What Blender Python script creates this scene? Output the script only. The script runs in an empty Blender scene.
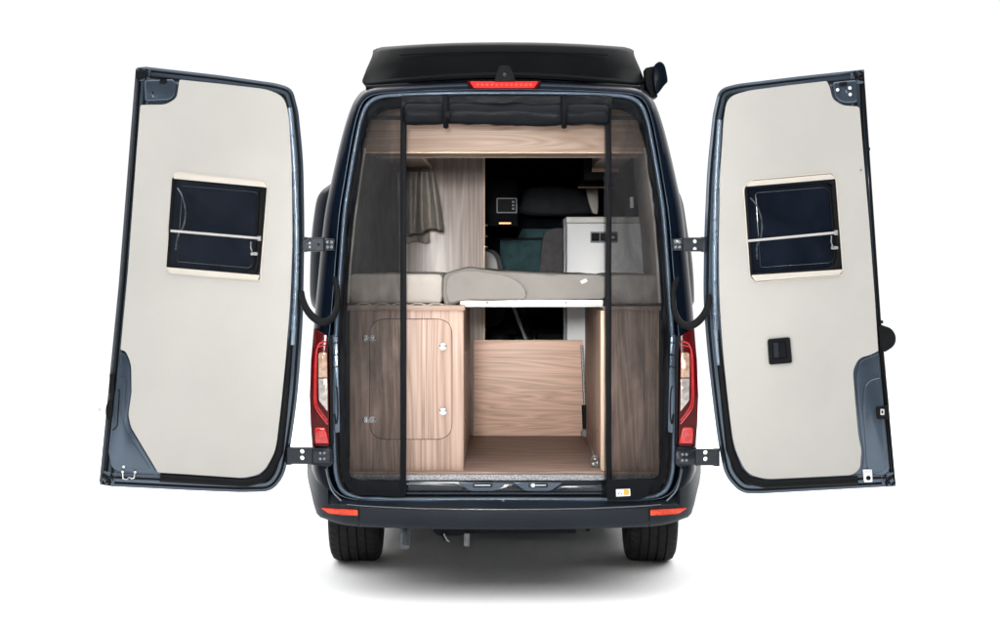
import bpy, bmesh, math, random
from mathutils import Vector, Matrix, noise
random.seed(7)
scene = bpy.context.scene
COL = scene.collection
F, CX, CY, CD, CH = 1552.0, 504.0, 260.0, 8.0, 1.76   # focal in px, principal point, camera distance and height
CAM = Vector((0, -CD, CH))

# ------------------------------------------------------------------ materials
def new_mat(name):
    m = bpy.data.materials.new(name); m.use_nodes = True
    return m, m.node_tree.nodes, m.node_tree.links, m.node_tree.nodes['Principled BSDF']

def mat(name, col, rough=0.5, metal=0.0, spec=0.5, coat=0.0, var=0.12, scale=6.0, bump=0.0, bscale=200.0, rvar=0.08, emit=None):
    m, N, L, B = new_mat(name)
    tc = N.new('ShaderNodeTexCoord')
    nz = N.new('ShaderNodeTexNoise'); nz.inputs['Scale'].default_value = scale; nz.inputs['Detail'].default_value = 5
    L.new(tc.outputs['Object'], nz.inputs['Vector'])
    rp = N.new('ShaderNodeValToRGB')
    rp.color_ramp.elements[0].position = 0.3; rp.color_ramp.elements[1].position = 0.7
    rp.color_ramp.elements[0].color = (*[c*(1-var) for c in col], 1)
    rp.color_ramp.elements[1].color = (*[min(1, c*(1+var)) for c in col], 1)
    L.new(nz.outputs['Fac'], rp.inputs['Fac']); L.new(rp.outputs['Color'], B.inputs['Base Color'])
    mr = N.new('ShaderNodeMapRange')
    mr.inputs['To Min'].default_value = max(0.02, rough-rvar); mr.inputs['To Max'].default_value = min(1, rough+rvar)
    L.new(nz.outputs['Fac'], mr.inputs['Value']); L.new(mr.outputs['Result'], B.inputs['Roughness'])
    B.inputs['Metallic'].default_value = metal
    B.inputs['Specular IOR Level'].default_value = spec
    B.inputs['Coat Weight'].default_value = coat
    B.inputs['Coat Roughness'].default_value = 0.04
    if bump:
        n2 = N.new('ShaderNodeTexNoise'); n2.inputs['Scale'].default_value = bscale; n2.inputs['Detail'].default_value = 3
        L.new(tc.outputs['Object'], n2.inputs['Vector'])
        bp = N.new('ShaderNodeBump'); bp.inputs['Strength'].default_value = bump; bp.inputs['Distance'].default_value = 0.004 if bscale > 10 else .03
        L.new(n2.outputs['Fac'], bp.inputs['Height']); L.new(bp.outputs['Normal'], B.inputs['Normal'])
    if emit:
        B.inputs['Emission Color'].default_value = (*emit[:3], 1); B.inputs['Emission Strength'].default_value = emit[3]
    return m

def wood(name, light, dark, grain='v', rough=0.45, spec=0.35, seed=0.0, fine=1.0):
    m, N, L, B = new_mat(name)
    tc = N.new('ShaderNodeTexCoord'); mp = N.new('ShaderNodeMapping')
    L.new(tc.outputs['Object'], mp.inputs['Vector'])
    mp.inputs['Location'].default_value = (seed, seed*1.7, seed*0.6)
    mp.inputs['Scale'].default_value = (9, 9, .55) if grain == 'v' else (.55, 9, 9) if grain == 'h' else (9, .55, 9)
    n0 = N.new('ShaderNodeTexNoise'); n0.inputs['Scale'].default_value = 1.1; n0.inputs['Detail'].default_value = 2; n0.inputs['Distortion'].default_value = .6
    L.new(mp.outputs['Vector'], n0.inputs['Vector'])
    # growth rings: many thin bands cut through the slow noise field
    mu = N.new('ShaderNodeMath'); mu.operation = 'MULTIPLY'; mu.inputs[1].default_value = 17.0; L.new(n0.outputs['Fac'], mu.inputs[0])
    fr = N.new('ShaderNodeMath'); fr.operation = 'PINGPONG'; fr.inputs[1].default_value = 1.0; L.new(mu.outputs[0], fr.inputs[0])
    mp2 = N.new('ShaderNodeMapping'); L.new(tc.outputs['Object'], mp2.inputs['Vector'])
    k = 130*fine
    mp2.inputs['Scale'].default_value = (k, k, 2.5) if grain == 'v' else (2.5, k, k) if grain == 'h' else (k, 2.5, k)
    n1 = N.new('ShaderNodeTexNoise'); n1.inputs['Scale'].default_value = 1.0; n1.inputs['Detail'].default_value = 4
    L.new(mp2.outputs['Vector'], n1.inputs['Vector'])
    a = N.new('ShaderNodeMath'); a.operation = 'MULTIPLY_ADD'; a.inputs[1].default_value = .42
    L.new(fr.outputs[0], a.inputs[0])
    b = N.new('ShaderNodeMath'); b.operation = 'MULTIPLY'; b.inputs[1].default_value = .62; L.new(n1.outputs['Fac'], b.inputs[0])
    L.new(b.outputs[0], a.inputs[2])
    rp = N.new('ShaderNodeValToRGB')
    rp.color_ramp.elements[0].position = .22; rp.color_ramp.elements[1].position = .78
    rp.color_ramp.elements[0].color = (*dark, 1); rp.color_ramp.elements[1].color = (*light, 1)
    L.new(a.outputs[0], rp.inputs['Fac']); L.new(rp.outputs['Color'], B.inputs['Base Color'])
    B.inputs['Roughness'].default_value = rough; B.inputs['Specular IOR Level'].default_value = spec
    bp = N.new('ShaderNodeBump'); bp.inputs['Strength'].default_value = .12; bp.inputs['Distance'].default_value = .002
    L.new(n1.outputs['Fac'], bp.inputs['Height']); L.new(bp.outputs['Normal'], B.inputs['Normal'])
    return m

def gauze(name, lo, hi, col=(.02, .021, .024)):
    m, N, L, B = new_mat(name)
    out = N['Material Output']
    tr = N.new('ShaderNodeBsdfTransparent'); mx = N.new('ShaderNodeMixShader')
    B.inputs['Base Color'].default_value = (*col, 1); B.inputs['Roughness'].default_value = .6
    B.inputs['Specular IOR Level'].default_value = .05
    tc = N.new('ShaderNodeTexCoord'); nz = N.new('ShaderNodeTexNoise')
    mp = N.new('ShaderNodeMapping'); mp.inputs['Scale'].default_value = (8, 1, 3.0); mp.inputs['Rotation'].default_value = (0, .4, 0)
    L.new(tc.outputs['Object'], mp.inputs['Vector']); L.new(mp.outputs['Vector'], nz.inputs['Vector'])
    nz.inputs['Scale'].default_value = 1.0; nz.inputs['Detail'].default_value = 6; nz.inputs['Distortion'].default_value = 1.2
    n2 = N.new('ShaderNodeTexNoise'); n2.inputs['Scale'].default_value = 320; n2.inputs['Detail'].default_value = 1
    L.new(tc.outputs['Object'], n2.inputs['Vector'])
    ad = N.new('ShaderNodeMath'); ad.operation = 'MULTIPLY_ADD'; ad.inputs[1].default_value = .35
    L.new(n2.outputs['Fac'], ad.inputs[0]); L.new(nz.outputs['Fac'], ad.inputs[2])
    mr = N.new('ShaderNodeMapRange'); mr.inputs['From Min'].default_value = .45; mr.inputs['From Max'].default_value = .9
    mr.inputs['To Min'].default_value = lo; mr.inputs['To Max'].default_value = hi
    L.new(ad.outputs[0], mr.inputs['Value']); L.new(mr.outputs['Result'], mx.inputs['Fac'])
    L.new(tr.outputs[0], mx.inputs[1]); L.new(B.outputs[0], mx.inputs[2]); L.new(mx.outputs[0], out.inputs['Surface'])
    return m

M = {}
M['paint'] = mat('navy_paint', (.002, .0045, .010), .24, 0, .06, 0, .08, 3, rvar=.03)
M['doorpaint'] = mat('door_paint', (.055, .078, .108), .24, .6, .5, .3, .14, 5, bump=.05, bscale=40)
M['flange'] = mat('steel_blue_flange', (.065, .09, .125), .34, .55, .4, .1, .15, 4)
M['paleflange'] = mat('pale_blue_flange', (.20, .26, .33), .28, .5, .5, .3, .2, 6)
M['poptop'] = mat('pop_top_black', (.0025, .003, .0035), .42, 0, .02, 0, .25, 3)
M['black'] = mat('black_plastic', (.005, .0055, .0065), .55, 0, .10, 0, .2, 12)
M['rubber'] = mat('black_rubber', (.006, .0065, .007), .6, 0, .10, 0, .2, 20, bump=.2, bscale=90)
M['bumper'] = mat('bumper_plastic', (.0085, .0122, .018), .42, 0, .2, 0, .22, 4, bump=.15, bscale=500)
M['bumperedge'] = mat('smooth_bumper_edge', (.03, .037, .046), .22, 0, 1.0, .6, .1, 8)
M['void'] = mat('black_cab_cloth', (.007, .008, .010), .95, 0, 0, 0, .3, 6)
M['sealgrey'] = mat('grey_edge_seal', (.035, .04, .048), .5, 0, .4, 0, .2, 10)
M['sill'] = mat('sill_paint', (.010, .014, .020), .28, .3, .35, .15, .15, 8)
M['trim'] = mat('beige_panel', (.415, .403, .378), .7, 0, .2, 0, .05, 2.2, bump=.3, bscale=300)
M['cream'] = mat('cream_plastic', (.50, .465, .41), .4, 0, .5, 0, .05, 5)
M['glass'] = mat('dark_tinted_acrylic', (.005, .008, .014), .05, 0, .5, 0, .3, 6, rvar=.02, bump=.07, bscale=3.2)
M['mould'] = mat('moulded_acrylic_edge', (.06, .07, .085), .2, .3, .5, .1, .8, 40)
M['step'] = mat('acrylic_step', (.018, .023, .03), .15, 0, .6, .2, .5, 20)
M['chrome'] = mat('bright_steel', (.62, .63, .64), .25, 1.0, .5, 0, .1, 20)
M['alu'] = mat('brushed_aluminium', (.27, .27, .28), .48, .8, .4, 0, .6, 120)
M['redlens'] = mat('red_lens', (.33, .004, .006), .12, 0, .5, .6, .3, 40, emit=(1, .02, .01, .05))
M['darkred'] = mat('dark_red_lens', (.055, .002, .003), .12, 0, .15, .0, .2, 30)
M['brightred'] = mat('bright_red_lens', (.48, .008, .007), .15, 0, .5, .5, .35, 45, bump=.6, bscale=70)
M['clear'] = mat('clear_lens', (.34, .31, .29), .15, .3, .5, .6, .35, 45, bump=.6, bscale=60)
M['amber'] = mat('amber_lens', (.36, .235, .165), .15, .2, .5, .6, .3, 45, bump=.5, bscale=60)
M['orange'] = mat('orange_reflector', (.75, .07, .025), .2, 0, .5, .5, .2, 60, bump=.5, bscale=150)
M['led'] = mat('brake_led', (.5, .006, .008), .5, 0, .2, 0, .1, 10, emit=(1, .02, .01, .9))
M['leddot'] = mat('brake_led_dot', (.6, .05, .03), .5, 0, .2, 0, .1, 10, emit=(1, .10, .05, .7))
M['warm'] = mat('warm_lamp', (.9, .5, .2), .4, 0, .5, 0, .05, 10, emit=(1, .5, .18, .9))
M['tyre'] = mat('tyre_rubber', (.012, .012, .0125), .8, 0, .25, 0, .4, 14, bump=.5, bscale=60)
M['white'] = mat('white_laminate', (.72, .73, .75), .35, 0, .4, 0, .03, 4)
M['worktop'] = mat('grey_worktop', (.52, .52, .50), .4, 0, .4, 0, .04, 5)
M['rail'] = mat('white_steel_rail', (.72, .72, .71), .35, 0, .5, 0, .03, 6)
M['grey'] = mat('grey_plastic', (.16, .17, .18), .45, 0, .4, 0, .1, 10)
M['midgrey'] = mat('mid_grey_edge', (.16, .18, .20), .4, 0, .5, 0, .1, 8)
M['mattL'] = mat('pale_mattress_cloth', (.37, .335, .305), .9, 0, .15, 0, .06, 9, bump=.35, bscale=300)
M['mattR'] = mat('taupe_mattress_cloth', (.31, .285, .265), .9, 0, .15, 0, .06, 9, bump=.35, bscale=300)
M['mattC'] = mat('grey_taupe_cover', (.19, .178, .164), .85, 0, .2, 0, .07, 7, bump=.35, bscale=300)
M['cloth'] = mat('grey_brown_cotton', (.34, .31, .28), .9, 0, .15, 0, .14, 14, bump=.4, bscale=260)
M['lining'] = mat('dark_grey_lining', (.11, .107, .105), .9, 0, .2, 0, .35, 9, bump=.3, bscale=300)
M['felt'] = mat('beige_lining', (.60, .56, .52), .9, 0, .15, 0, .06, 8, bump=.3, bscale=250)
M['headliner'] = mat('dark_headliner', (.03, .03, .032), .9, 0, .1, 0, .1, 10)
M['teal'] = mat('teal_quilt', (.034, .075, .084), .8, 0, .2, 0, .3, 14, bump=.6, bscale=25)
M['seat'] = mat('charcoal_seat_cloth', (.085, .082, .085), .9, 0, .2, 0, .15, 25, bump=.5, bscale=200)
M['seatlight'] = mat('light_grey_leatherette', (.42, .41, .40), .55, 0, .3, 0, .08, 12)
M['netcloth'] = mat('black_net_hem', (.004, .0048, .0065), .5, 0, .07, 0, .25, 18, bump=1.0, bscale=22)
M['roll'] = mat('black_rolled_cloth', (.004, .005, .007), .40, 0, .10, 0, .25, 14, bump=1.0, bscale=16)
M['net'] = gauze('black_mesh', .45, .77, (.018,.018,.019))
M['nethem'] = gauze('black_mesh_doubled', .80, .95, (.012, .013, .016))
M['tagwhite'] = mat('white_tag', (.75, .76, .78), .6)
M['tagorange'] = mat('orange_tag', (.80, .36, .04), .6)
M['woodv'] = wood('oak_vertical', (.445, .32, .26), (.235, .155, .115), 'v', seed=1.3)
M['woodh'] = wood('oak_horizontal', (.78, .54, .43), (.50, .325, .235), 'h', seed=4.1)
M['woodhl'] = wood('oak_horizontal_light', (.40, .29, .23), (.265, .18, .132), 'h', seed=7.7)
M['woodedge'] = wood('oak_edge', (.68, .50, .37), (.56, .40, .29), 'v', seed=2.2)
M['wardrobe'] = wood('ash_vertical', (.50, .43, .395), (.31, .25, .225), 'v', .32, .35, seed=9.4, fine=.8)
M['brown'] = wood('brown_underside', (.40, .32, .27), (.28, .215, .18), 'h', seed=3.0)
M['vinyl'] = wood('brown_wood_vinyl', (.40, .285, .235), (.20, .132, .105), 'h', .5, .25, seed=6.0, fine=.6)
M['floor'] = mat('white_studio_floor', (.90, .90, .90), .95, 0, 0, 0, .004, 1)

# ------------------------------------------------------------------ geometry helpers
class Plane:
    def __init__(s, o, n): s.o, s.n = Vector(o), Vector(n).normalized()
    def pt(s, x, y, d=0.0):
        r = Vector(((x-CX)/F, 1, -(y-CY)/F))
        t = ((s.o + s.n*d - CAM).dot(s.n))/(r.dot(s.n))
        return CAM + r*t
def VY(Y): return Plane((0, Y, 0), (0, 1, 0))
def P(x, y, Y): return Vector(((x-CX)/F*(Y+CD), Y, CH-(y-CY)/F*(Y+CD)))
def mir(pts): return [(2*CX-p[0],)+tuple(p[1:]) for p in pts][::-1]

WL = {}
def link(name, bm, m, parent=None, smooth=True, angle=38, loc=None):
    bmesh.ops.remove_doubles(bm, verts=bm.verts, dist=1e-6)
    bmesh.ops.recalc_face_normals(bm, faces=bm.faces)
    vs = [v.co for v in bm.verts]
    if loc is None:
        mn = Vector([min(v[i] for v in vs) for i in range(3)]); mx = Vector([max(v[i] for v in vs) for i in range(3)])
        loc = (mn+mx)/2
    for v in bm.verts: v.co -= loc
    me = bpy.data.meshes.new(name); bm.to_mesh(me); bm.free()
    for p in me.polygons: p.use_smooth = smooth
    if smooth: me.set_sharp_from_angle(angle=math.radians(angle))
    ms = m if isinstance(m, (list, tuple)) else [m]
    for x in ms: me.materials.append(M[x])
    o = bpy.data.objects.new(name, me); COL.objects.link(o)
    pl = Vector()
    if parent is not None:
        o.parent = parent; pl = WL[parent]
    o.location = loc - pl; WL[o] = loc.copy()
    return o

def thing(name, label, cat, loc, group=None):
    o = bpy.data.objects.new(name, None); COL.objects.link(o); o.empty_display_size = .1
    o.location = loc; WL[o] = Vector(loc)
    return tag(o, label, cat, group)
def tag(o, label, cat, group=None):
    o['label'] = label; o['category'] = cat
    if group: o['group'] = group
    return o

def add_prism(bm, outer, plane, d0, th, holes=(), bevel=0.0, seg=2, taper=0.0):
    sub = bmesh.new()
    def loop(pts):
        vs = [sub.verts.new(plane.pt(p[0], p[1], d0)) for p in pts]
        return vs, [sub.edges.new((vs[i], vs[(i+1) % len(vs)])) for i in range(len(vs))]
    vs, es = loop(outer)
    if holes:
        for h in holes: es += loop(h)[1]
        bmesh.ops.triangle_fill(sub, use_beauty=True, use_dissolve=False, edges=es, normal=plane.n)
    else:
        sub.faces.new(vs)
    ret = bmesh.ops.extrude_face_region(sub, geom=sub.faces[:])
    nv = [g for g in ret['geom'] if isinstance(g, bmesh.types.BMVert)]
    for v in nv: v.co += plane.n*th
    bmesh.ops.recalc_face_normals(sub, faces=sub.faces)
    if bevel:
        ed = [e for e in sub.edges if len(e.link_faces) == 2 and e.calc_face_angle(0) > math.radians(32)]
        bmesh.ops.bevel(sub, geom=ed, offset=bevel, segments=seg, profile=.5, affect='EDGES', clamp_overlap=True)
    merge(bm, sub)
def merge(bm, sub):
    tmp = bpy.data.meshes.new('tmp'); sub.to_mesh(tmp); sub.free(); bm.from_mesh(tmp); bpy.data.meshes.remove(tmp)

def prism(name, m, parent, outer, plane, d0, th, holes=(), bevel=0.0, seg=2):
    bm = bmesh.new(); add_prism(bm, outer, plane, d0, th, holes, bevel, seg)
    return link(name, bm, m, parent)

def rect(x0, y0, x1, y1): return [(x0, y0), (x1, y0), (x1, y1), (x0, y1)]
def rnd(pts, r=None, seg=5):
    """round the corners of a px polygon; a point may carry its own radius"""
    out = []; n = len(pts)
    for i in range(n):
        p = Vector(pts[i][:2]); a = Vector(pts[i-1][:2]); b = Vector(pts[(i+1) % n][:2])
        rr = pts[i][2] if len(pts[i]) > 2 else (r or 0)
        if rr <= 0: out.append(tuple(p)); continue
        u, v = (a-p), (b-p)
        rr = min(rr, u.length*.49, v.length*.49)
        s, e = p+u.normalized()*rr, p+v.normalized()*rr
        for k in range(seg+1):
            t = k/seg
            out.append(tuple(s*(1-t)**2 + p*2*t*(1-t) + e*t*t))
    return out
def inset(poly, d):
    n = len(poly); A = sum(poly[i][0]*poly[(i+1) % n][1]-poly[(i+1) % n][0]*poly[i][1] for i in range(n))
    s = 1 if A > 0 else -1; out = []
    for i in range(n):
        p = Vector(poly[i]); a = Vector(poly[i-1]); b = Vector(poly[(i+1) % n])
        e1 = (p-a).normalized(); e2 = (b-p).normalized()
        n1 = Vector((-e1.y, e1.x))*s; n2 = Vector((-e2.y, e2.x))*s
        k = (n1+n2); k = k/max(.35, k.length_squared/2)
        out.append(tuple(p+k*d))
    return out
def cr(pts, n=5, closed=False):
    pts = [Vector(p) for p in pts]; N = len(pts); out = []
    for i in range(N if closed else N-1):
        if closed: p0, p1, p2, p3 = pts[i-1], pts[i], pts[(i+1) % N], pts[(i+2) % N]
        else: p0, p1, p2, p3 = pts[max(0, i-1)], pts[i], pts[i+1], pts[min(N-1, i+2)]
        for k in range(n):
            t = k/n
            out.append(.5*((2*p1)+(p2-p0)*t+(2*p0-5*p1+4*p2-p3)*t*t+(3*p1-p0-3*p2+p3)*t**3))
    if not closed: out.append(pts[-1])
    return out

def add_tube(bm, pts, r, seg=8, closed=False, caps=True):
    pts = [Vector(p) for p in pts]; n = len(pts); rings = []; up = None
    for i in range(n):
        a = pts[i-1] if (i or closed) else pts[0]; b = pts[(i+1) % n] if (i < n-1 or closed) else pts[-1]
        t = (b-a).normalized()
        if up is None: up = t.orthogonal().normalized()
        else: up = (up - t*up.dot(t)).normalized()
        s = t.cross(up); rr = r[i] if isinstance(r, (list, tuple)) else r
        rings.append([bm.verts.new(pts[i]+(up*math.cos(q)+s*math.sin(q))*rr) for q in [2*math.pi*k/seg for k in range(seg)]])
    for i in range(n if closed else n-1):
        A, B = rings[i], rings[(i+1) % n]
        for k in range(seg): bm.faces.new((A[k], A[(k+1) % seg], B[(k+1) % seg], B[k]))
    if caps and not closed:
        bm.faces.new(rings[0][::-1]); bm.faces.new(rings[-1])
def tube(name, m, parent, pts, r, seg=8, closed=False):
    bm = bmesh.new(); add_tube(bm, pts, r, seg, closed); return link(name, bm, m, parent, angle=50)

def grid(bm, rows, closed=False):
    V = [[bm.verts.new(p) for p in r] for r in rows]
    for i in range(len(V)-1):
        n = len(V[i])
        for j in range(n if closed else n-1):
            q = [V[i][j], V[i][(j+1) % n], V[i+1][(j+1) % n], V[i+1][j]]
            try: bm.faces.new(q)
            except ValueError: pass
    return V
def add_box(bm, lo, hi, bevel=0.0, seg=2):
    sub = bmesh.new(); bmesh.ops.create_cube(sub, size=1)
    c = (Vector(lo)+Vector(hi))/2; s = Vector(hi)-Vector(lo)
    for v in sub.verts: v.co = Vector((v.co.x*s.x, v.co.y*s.y, v.co.z*s.z))+c
    if bevel: bmesh.ops.bevel(sub, geom=sub.edges[:], offset=bevel, segments=seg, profile=.5, affect='EDGES')
    merge(bm, sub)
def box(name, m, parent, lo, hi, bevel=0.0, seg=2):
    bm = bmesh.new(); add_box(bm, lo, hi, bevel, seg); return link(name, bm, m, parent)
def add_lathe(bm, c, axis, prof, seg=32):
    """prof: (along, radius) pairs"""
    axis = Vector(axis).normalized(); u = axis.orthogonal().normalized(); v = axis.cross(u); c = Vector(c)
    rows = [[c+axis*a+(u*math.cos(q)+v*math.sin(q))*max(r, 1e-5) for q in [2*math.pi*k/seg for k in range(seg)]] for a, r in prof]
    grid(bm, rows, closed=True)
def lathe(name, m, parent, c, axis, prof, seg=32, angle=30):
    bm = bmesh.new(); add_lathe(bm, c, axis, prof, seg); return link(name, bm, m, parent, angle=angle)
def circ(x, y, r, n=14, ry=None): return [(x+r*math.cos(2*math.pi*k/n), y+(ry or r)*math.sin(2*math.pi*k/n)) for k in range(n)]
def text(name, body, m, parent, at, size, normal_y=True, rot=None):
    cu = bpy.data.curves.new('t', 'FONT'); cu.body = body; cu.size = size; cu.extrude = .0004; cu.align_x = 'LEFT'
    t = bpy.data.objects.new('t', cu); COL.objects.link(t)
    bpy.context.view_layer.update()
    me = bpy.data.meshes.new_from_object(t.evaluated_get(bpy.context.evaluated_depsgraph_get()))
    bpy.data.objects.remove(t)
    bm = bmesh.new(); bm.from_mesh(me); bpy.data.meshes.remove(me)
    R = Matrix.Rotation(math.pi/2, 4, 'X')
    for v in bm.verts: v.co = (R @ v.co) + Vector(at)
    return link(name, bm, m, parent, smooth=False)

# ------------------------------------------------------------------ studio
bm = bmesh.new(); grid(bm, [[Vector((-13, -11, 0)), Vector((13, -11, 0))], [Vector((-13, 16, 0)), Vector((13, 16, 0))]])
fl = link('floor', bm, 'floor'); fl['kind'] = 'structure'
fl['label'] = 'plain white studio floor under the van'

# ------------------------------------------------------------------ camper van
van = thing('camper_van', 'dark navy camper van seen from behind with both rear doors swung wide open', 'camper van', (0, 2.2, 0))

O_ = [(504, 503), (400, 503), (338, 500), (314, 478), (311.5, 440), (310, 400), (311.5, 360), (313.5, 330), (317, 290), (324, 220), (331, 183), (341, 140), (349, 113), (356.5, 97.5), (368, 88.5), (400, 84.5), (450, 81), (504, 80)]
G_ = [(504, 501), (400, 501), (346, 498), (329, 478), (326, 440), (325.5, 400), (327, 360), (329.5, 330), (333, 290), (338.5, 220), (344, 183), (351.5, 140), (357.5, 114), (364.5, 100), (377, 94), (404, 91.8), (450, 90), (504, 89.4)]
A_ = [(504, 499), (400, 499), (354, 496), (339, 480), (335.5, 440), (335, 400), (336, 360), (337.5, 330), (340, 290), (345, 220), (350, 183), (357.5, 140), (363, 116), (370, 103.5), (382, 97.4), (407, 95.4), (450, 94.2), (504, 93.8)]
def full(L): return L + [(2*CX-p[0], p[1]) for p in L[1:-1]][::-1]
def smoothloop(L, n=4): return [tuple(p) for p in cr(full(L), n, closed=True)]
Oc, Gc, Ac = smoothloop(O_), smoothloop(G_), smoothloop(A_)
def mixl(a, b, t): return [(p[0]*(1-t)+q[0]*t, p[1]*(1-t)+q[1]*t) for p, q in zip(a, b)]
bm = bmesh.new()
def ring(L, Y): return [P(x, y, Y) for x, y in L]
def fwd(pts, Y, sx=1.0, z0=.62, sz=1.0, x0=0): return [Vector((p.x*sx, Y, z0+(p.z-z0)*sz)) for p in pts]
base = ring(Oc, .20)
rows = []
# nose, front to back
rows.append(fwd(base, 6.0, .80, .45, .20)); rows.append(fwd(base, 5.85, .92, .45, .34)); rows.append(fwd(base, 5.2, .96, .45, .42))
rows.append(fwd(base, 4.55, .97, .5, .86)); rows.append(fwd(base, 4.1, 1.0, .55, .97)); rows.append(fwd(base, 3.6)); rows.append(fwd(base, 1.4, 1.005)); rows.append(base)
rows.append(ring(mixl(Oc, Gc, .10), .11)); rows.append(ring(mixl(Oc, Gc, .32), .055)); rows.append(ring(mixl(Oc, Gc, .62), .03)); rows.append(ring(mixl(Oc, Gc, .93), .022))
rows.append(ring(Gc, .03)); rows.append(ring(mixl(Gc, Ac, .12), .075)); rows.append(ring(mixl(Gc, Ac, .52), .085)); rows.append(ring(mixl(Gc, Ac, .60), .045))
rows.append(ring(mixl(Gc, Ac, .82), .038)); rows.append(ring(Ac, .05)); rows.append(ring(inset(Ac, 2.0), .09)); rows.append(ring(inset(Ac, 3.5), .16))
V = grid(bm, rows, closed=True)
bm.faces.new(V[0])
body = link('body', bm, 'paint', van, angle=28)
# rubber seal around the opening
tube('door_seal', 'rubber', van, ring(inset(Ac, 1.6), .045), .010, 8, closed=True)

tube('opening_flange', 'flange', van, ring(mixl(Gc, Ac, .84), .036), .012, 8, closed=True)  # lip of the opening, coloured lighter than the body to stand for reflections
tube('gutter_edge', 'flange', van, ring(mixl(Gc, Ac, .02), .026), .0028, 6, closed=True)  # thin light-coloured line drawn as the highlight along the gutter
# inside of the body: floor, ceiling, cab end
box('cargo_floor', 'vinyl', van, (-.87, .09, .60), (.87, 4.3, .655))
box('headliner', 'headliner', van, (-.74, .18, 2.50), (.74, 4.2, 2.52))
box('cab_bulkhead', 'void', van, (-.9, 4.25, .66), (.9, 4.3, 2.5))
bm = bmesh.new()
for s in (-1, 1): add_box(bm, (s*.93-.01, .25, .66), (s*.93+.01, 4.2, 2.0)); 
link('side_lining', bm, 'headliner', van)
bm = bmesh.new()
grid(bm, [[P(647, 151, .17), P(652, 200, .17), P(656, 245, .17), P(659, 300, .17)], [P(632, 151, 1.75), P(636, 190, 1.75), P(641, 235, 1.75), P(645, 300, 1.75)]])
bmesh.ops.solidify(bm, geom=bm.faces[:], thickness=.02)
link('wall_lining', bm, 'felt', van)
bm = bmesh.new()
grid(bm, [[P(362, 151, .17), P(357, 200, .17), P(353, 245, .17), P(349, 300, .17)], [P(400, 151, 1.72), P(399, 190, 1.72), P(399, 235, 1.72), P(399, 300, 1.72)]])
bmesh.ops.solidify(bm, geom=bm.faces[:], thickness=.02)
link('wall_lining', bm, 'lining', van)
tube('lining_edge', 'felt', van, [P(365, 148, .15), P(360, 180, .15), P(354.5, 220, .15), (P(350, 265, .15)), P(348, 303, .15)], .0065, 6)
tube('lining_edge', 'felt', van, [P(645, 148, .15), P(650, 180, .15), P(654.5, 220, .15), (P(658, 265, .15)), P(660, 303, .15)], .010, 6)
prism('interior_light', 'rail', van, rnd(rect(630, 197, 633.5, 208), 1), VY(1.2), 0, .02, bevel=.002)  # small white switch on the right wall, not a lamp

# threshold strip with raised pattern, sill with latch strikers
bm = bmesh.new()
add_prism(bm, rect(352, 474.6, 657, 480.6), VY(.055), 0, .05, bevel=.004)
sub = bmesh.new()
x = 357
while x < 652:
    for k in range(2):
        c = P(x+k*2.0, 476.2+k*2.4, .054); d = Vector((.0042, 0, .0035 if k else -.0035)); w = Vector((.0016, 0, .0022 if not k else -.0022))
        a = [c-d-w, c+d-w, c+d+w, c-d+w]
        v1 = [sub.verts.new(p) for p in a]; v2 = [sub.verts.new(p+Vector((0, -.003, 0))*1) for p in [c+(p-c)*.6 for p in a]]
        sub.faces.new(v2)
        for i in range(4): sub.faces.new((v1[i], v1[(i+1) % 4], v2[(i+1) % 4], v2[i]))
    x += 4.0
merge(bm, sub)
link('threshold_strip', bm, 'alu', van, angle=20)
sill = prism('sill', 'sill', van, rnd([(344, 480.8), (664, 480.8), (660, 498), (348, 498)], 2), VY(.07), 0, .08, bevel=.006)
bm = bmesh.new()
for pts in ([(352, 483), (456, 483.5), (466, 491), (352, 491)], [(494, 489.5), (497, 484), (515, 484), (524, 491), (490, 491)], [(561, 486), (655, 483), (655, 491), (551, 491.5)]):
    add_prism(bm, rnd(pts, 2), VY(.052), 0, .03, bevel=.005)
add_tube(bm, [P(350, 493.6, .04), P(660, 493.6, .04)], .008, 8)
link('sill_pressing', bm, 'sill', sill)
for cx in (482.5, 538):
    b = prism('latch_striker', 'doorpaint', van, rnd([(cx-25, 482.5), (cx+25, 482.5), (cx+12, 491), (cx-12, 491)], 2.5), VY(.045), 0, .04, bevel=.005)
    prism('latch_slot', 'black', b, rnd(rect(cx-9.5, 483.6, cx+10, 487.2), 1.4), VY(.041), 0, .006)
    bm = bmesh.new(); add_tube(bm, [P(cx-8, 485.4, .03), P(cx+8, 485.4, .03)], .0045, 8)
    if cx > 500: add_lathe(bm, P(cx-5, 485, .03), (0, 1, 0), [(-.014, 0), (-.014, .010), (-.008, .013), (0, .013), (0, 0)], 14)
    link('latch_bolt', bm, 'chrome', b)

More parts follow.
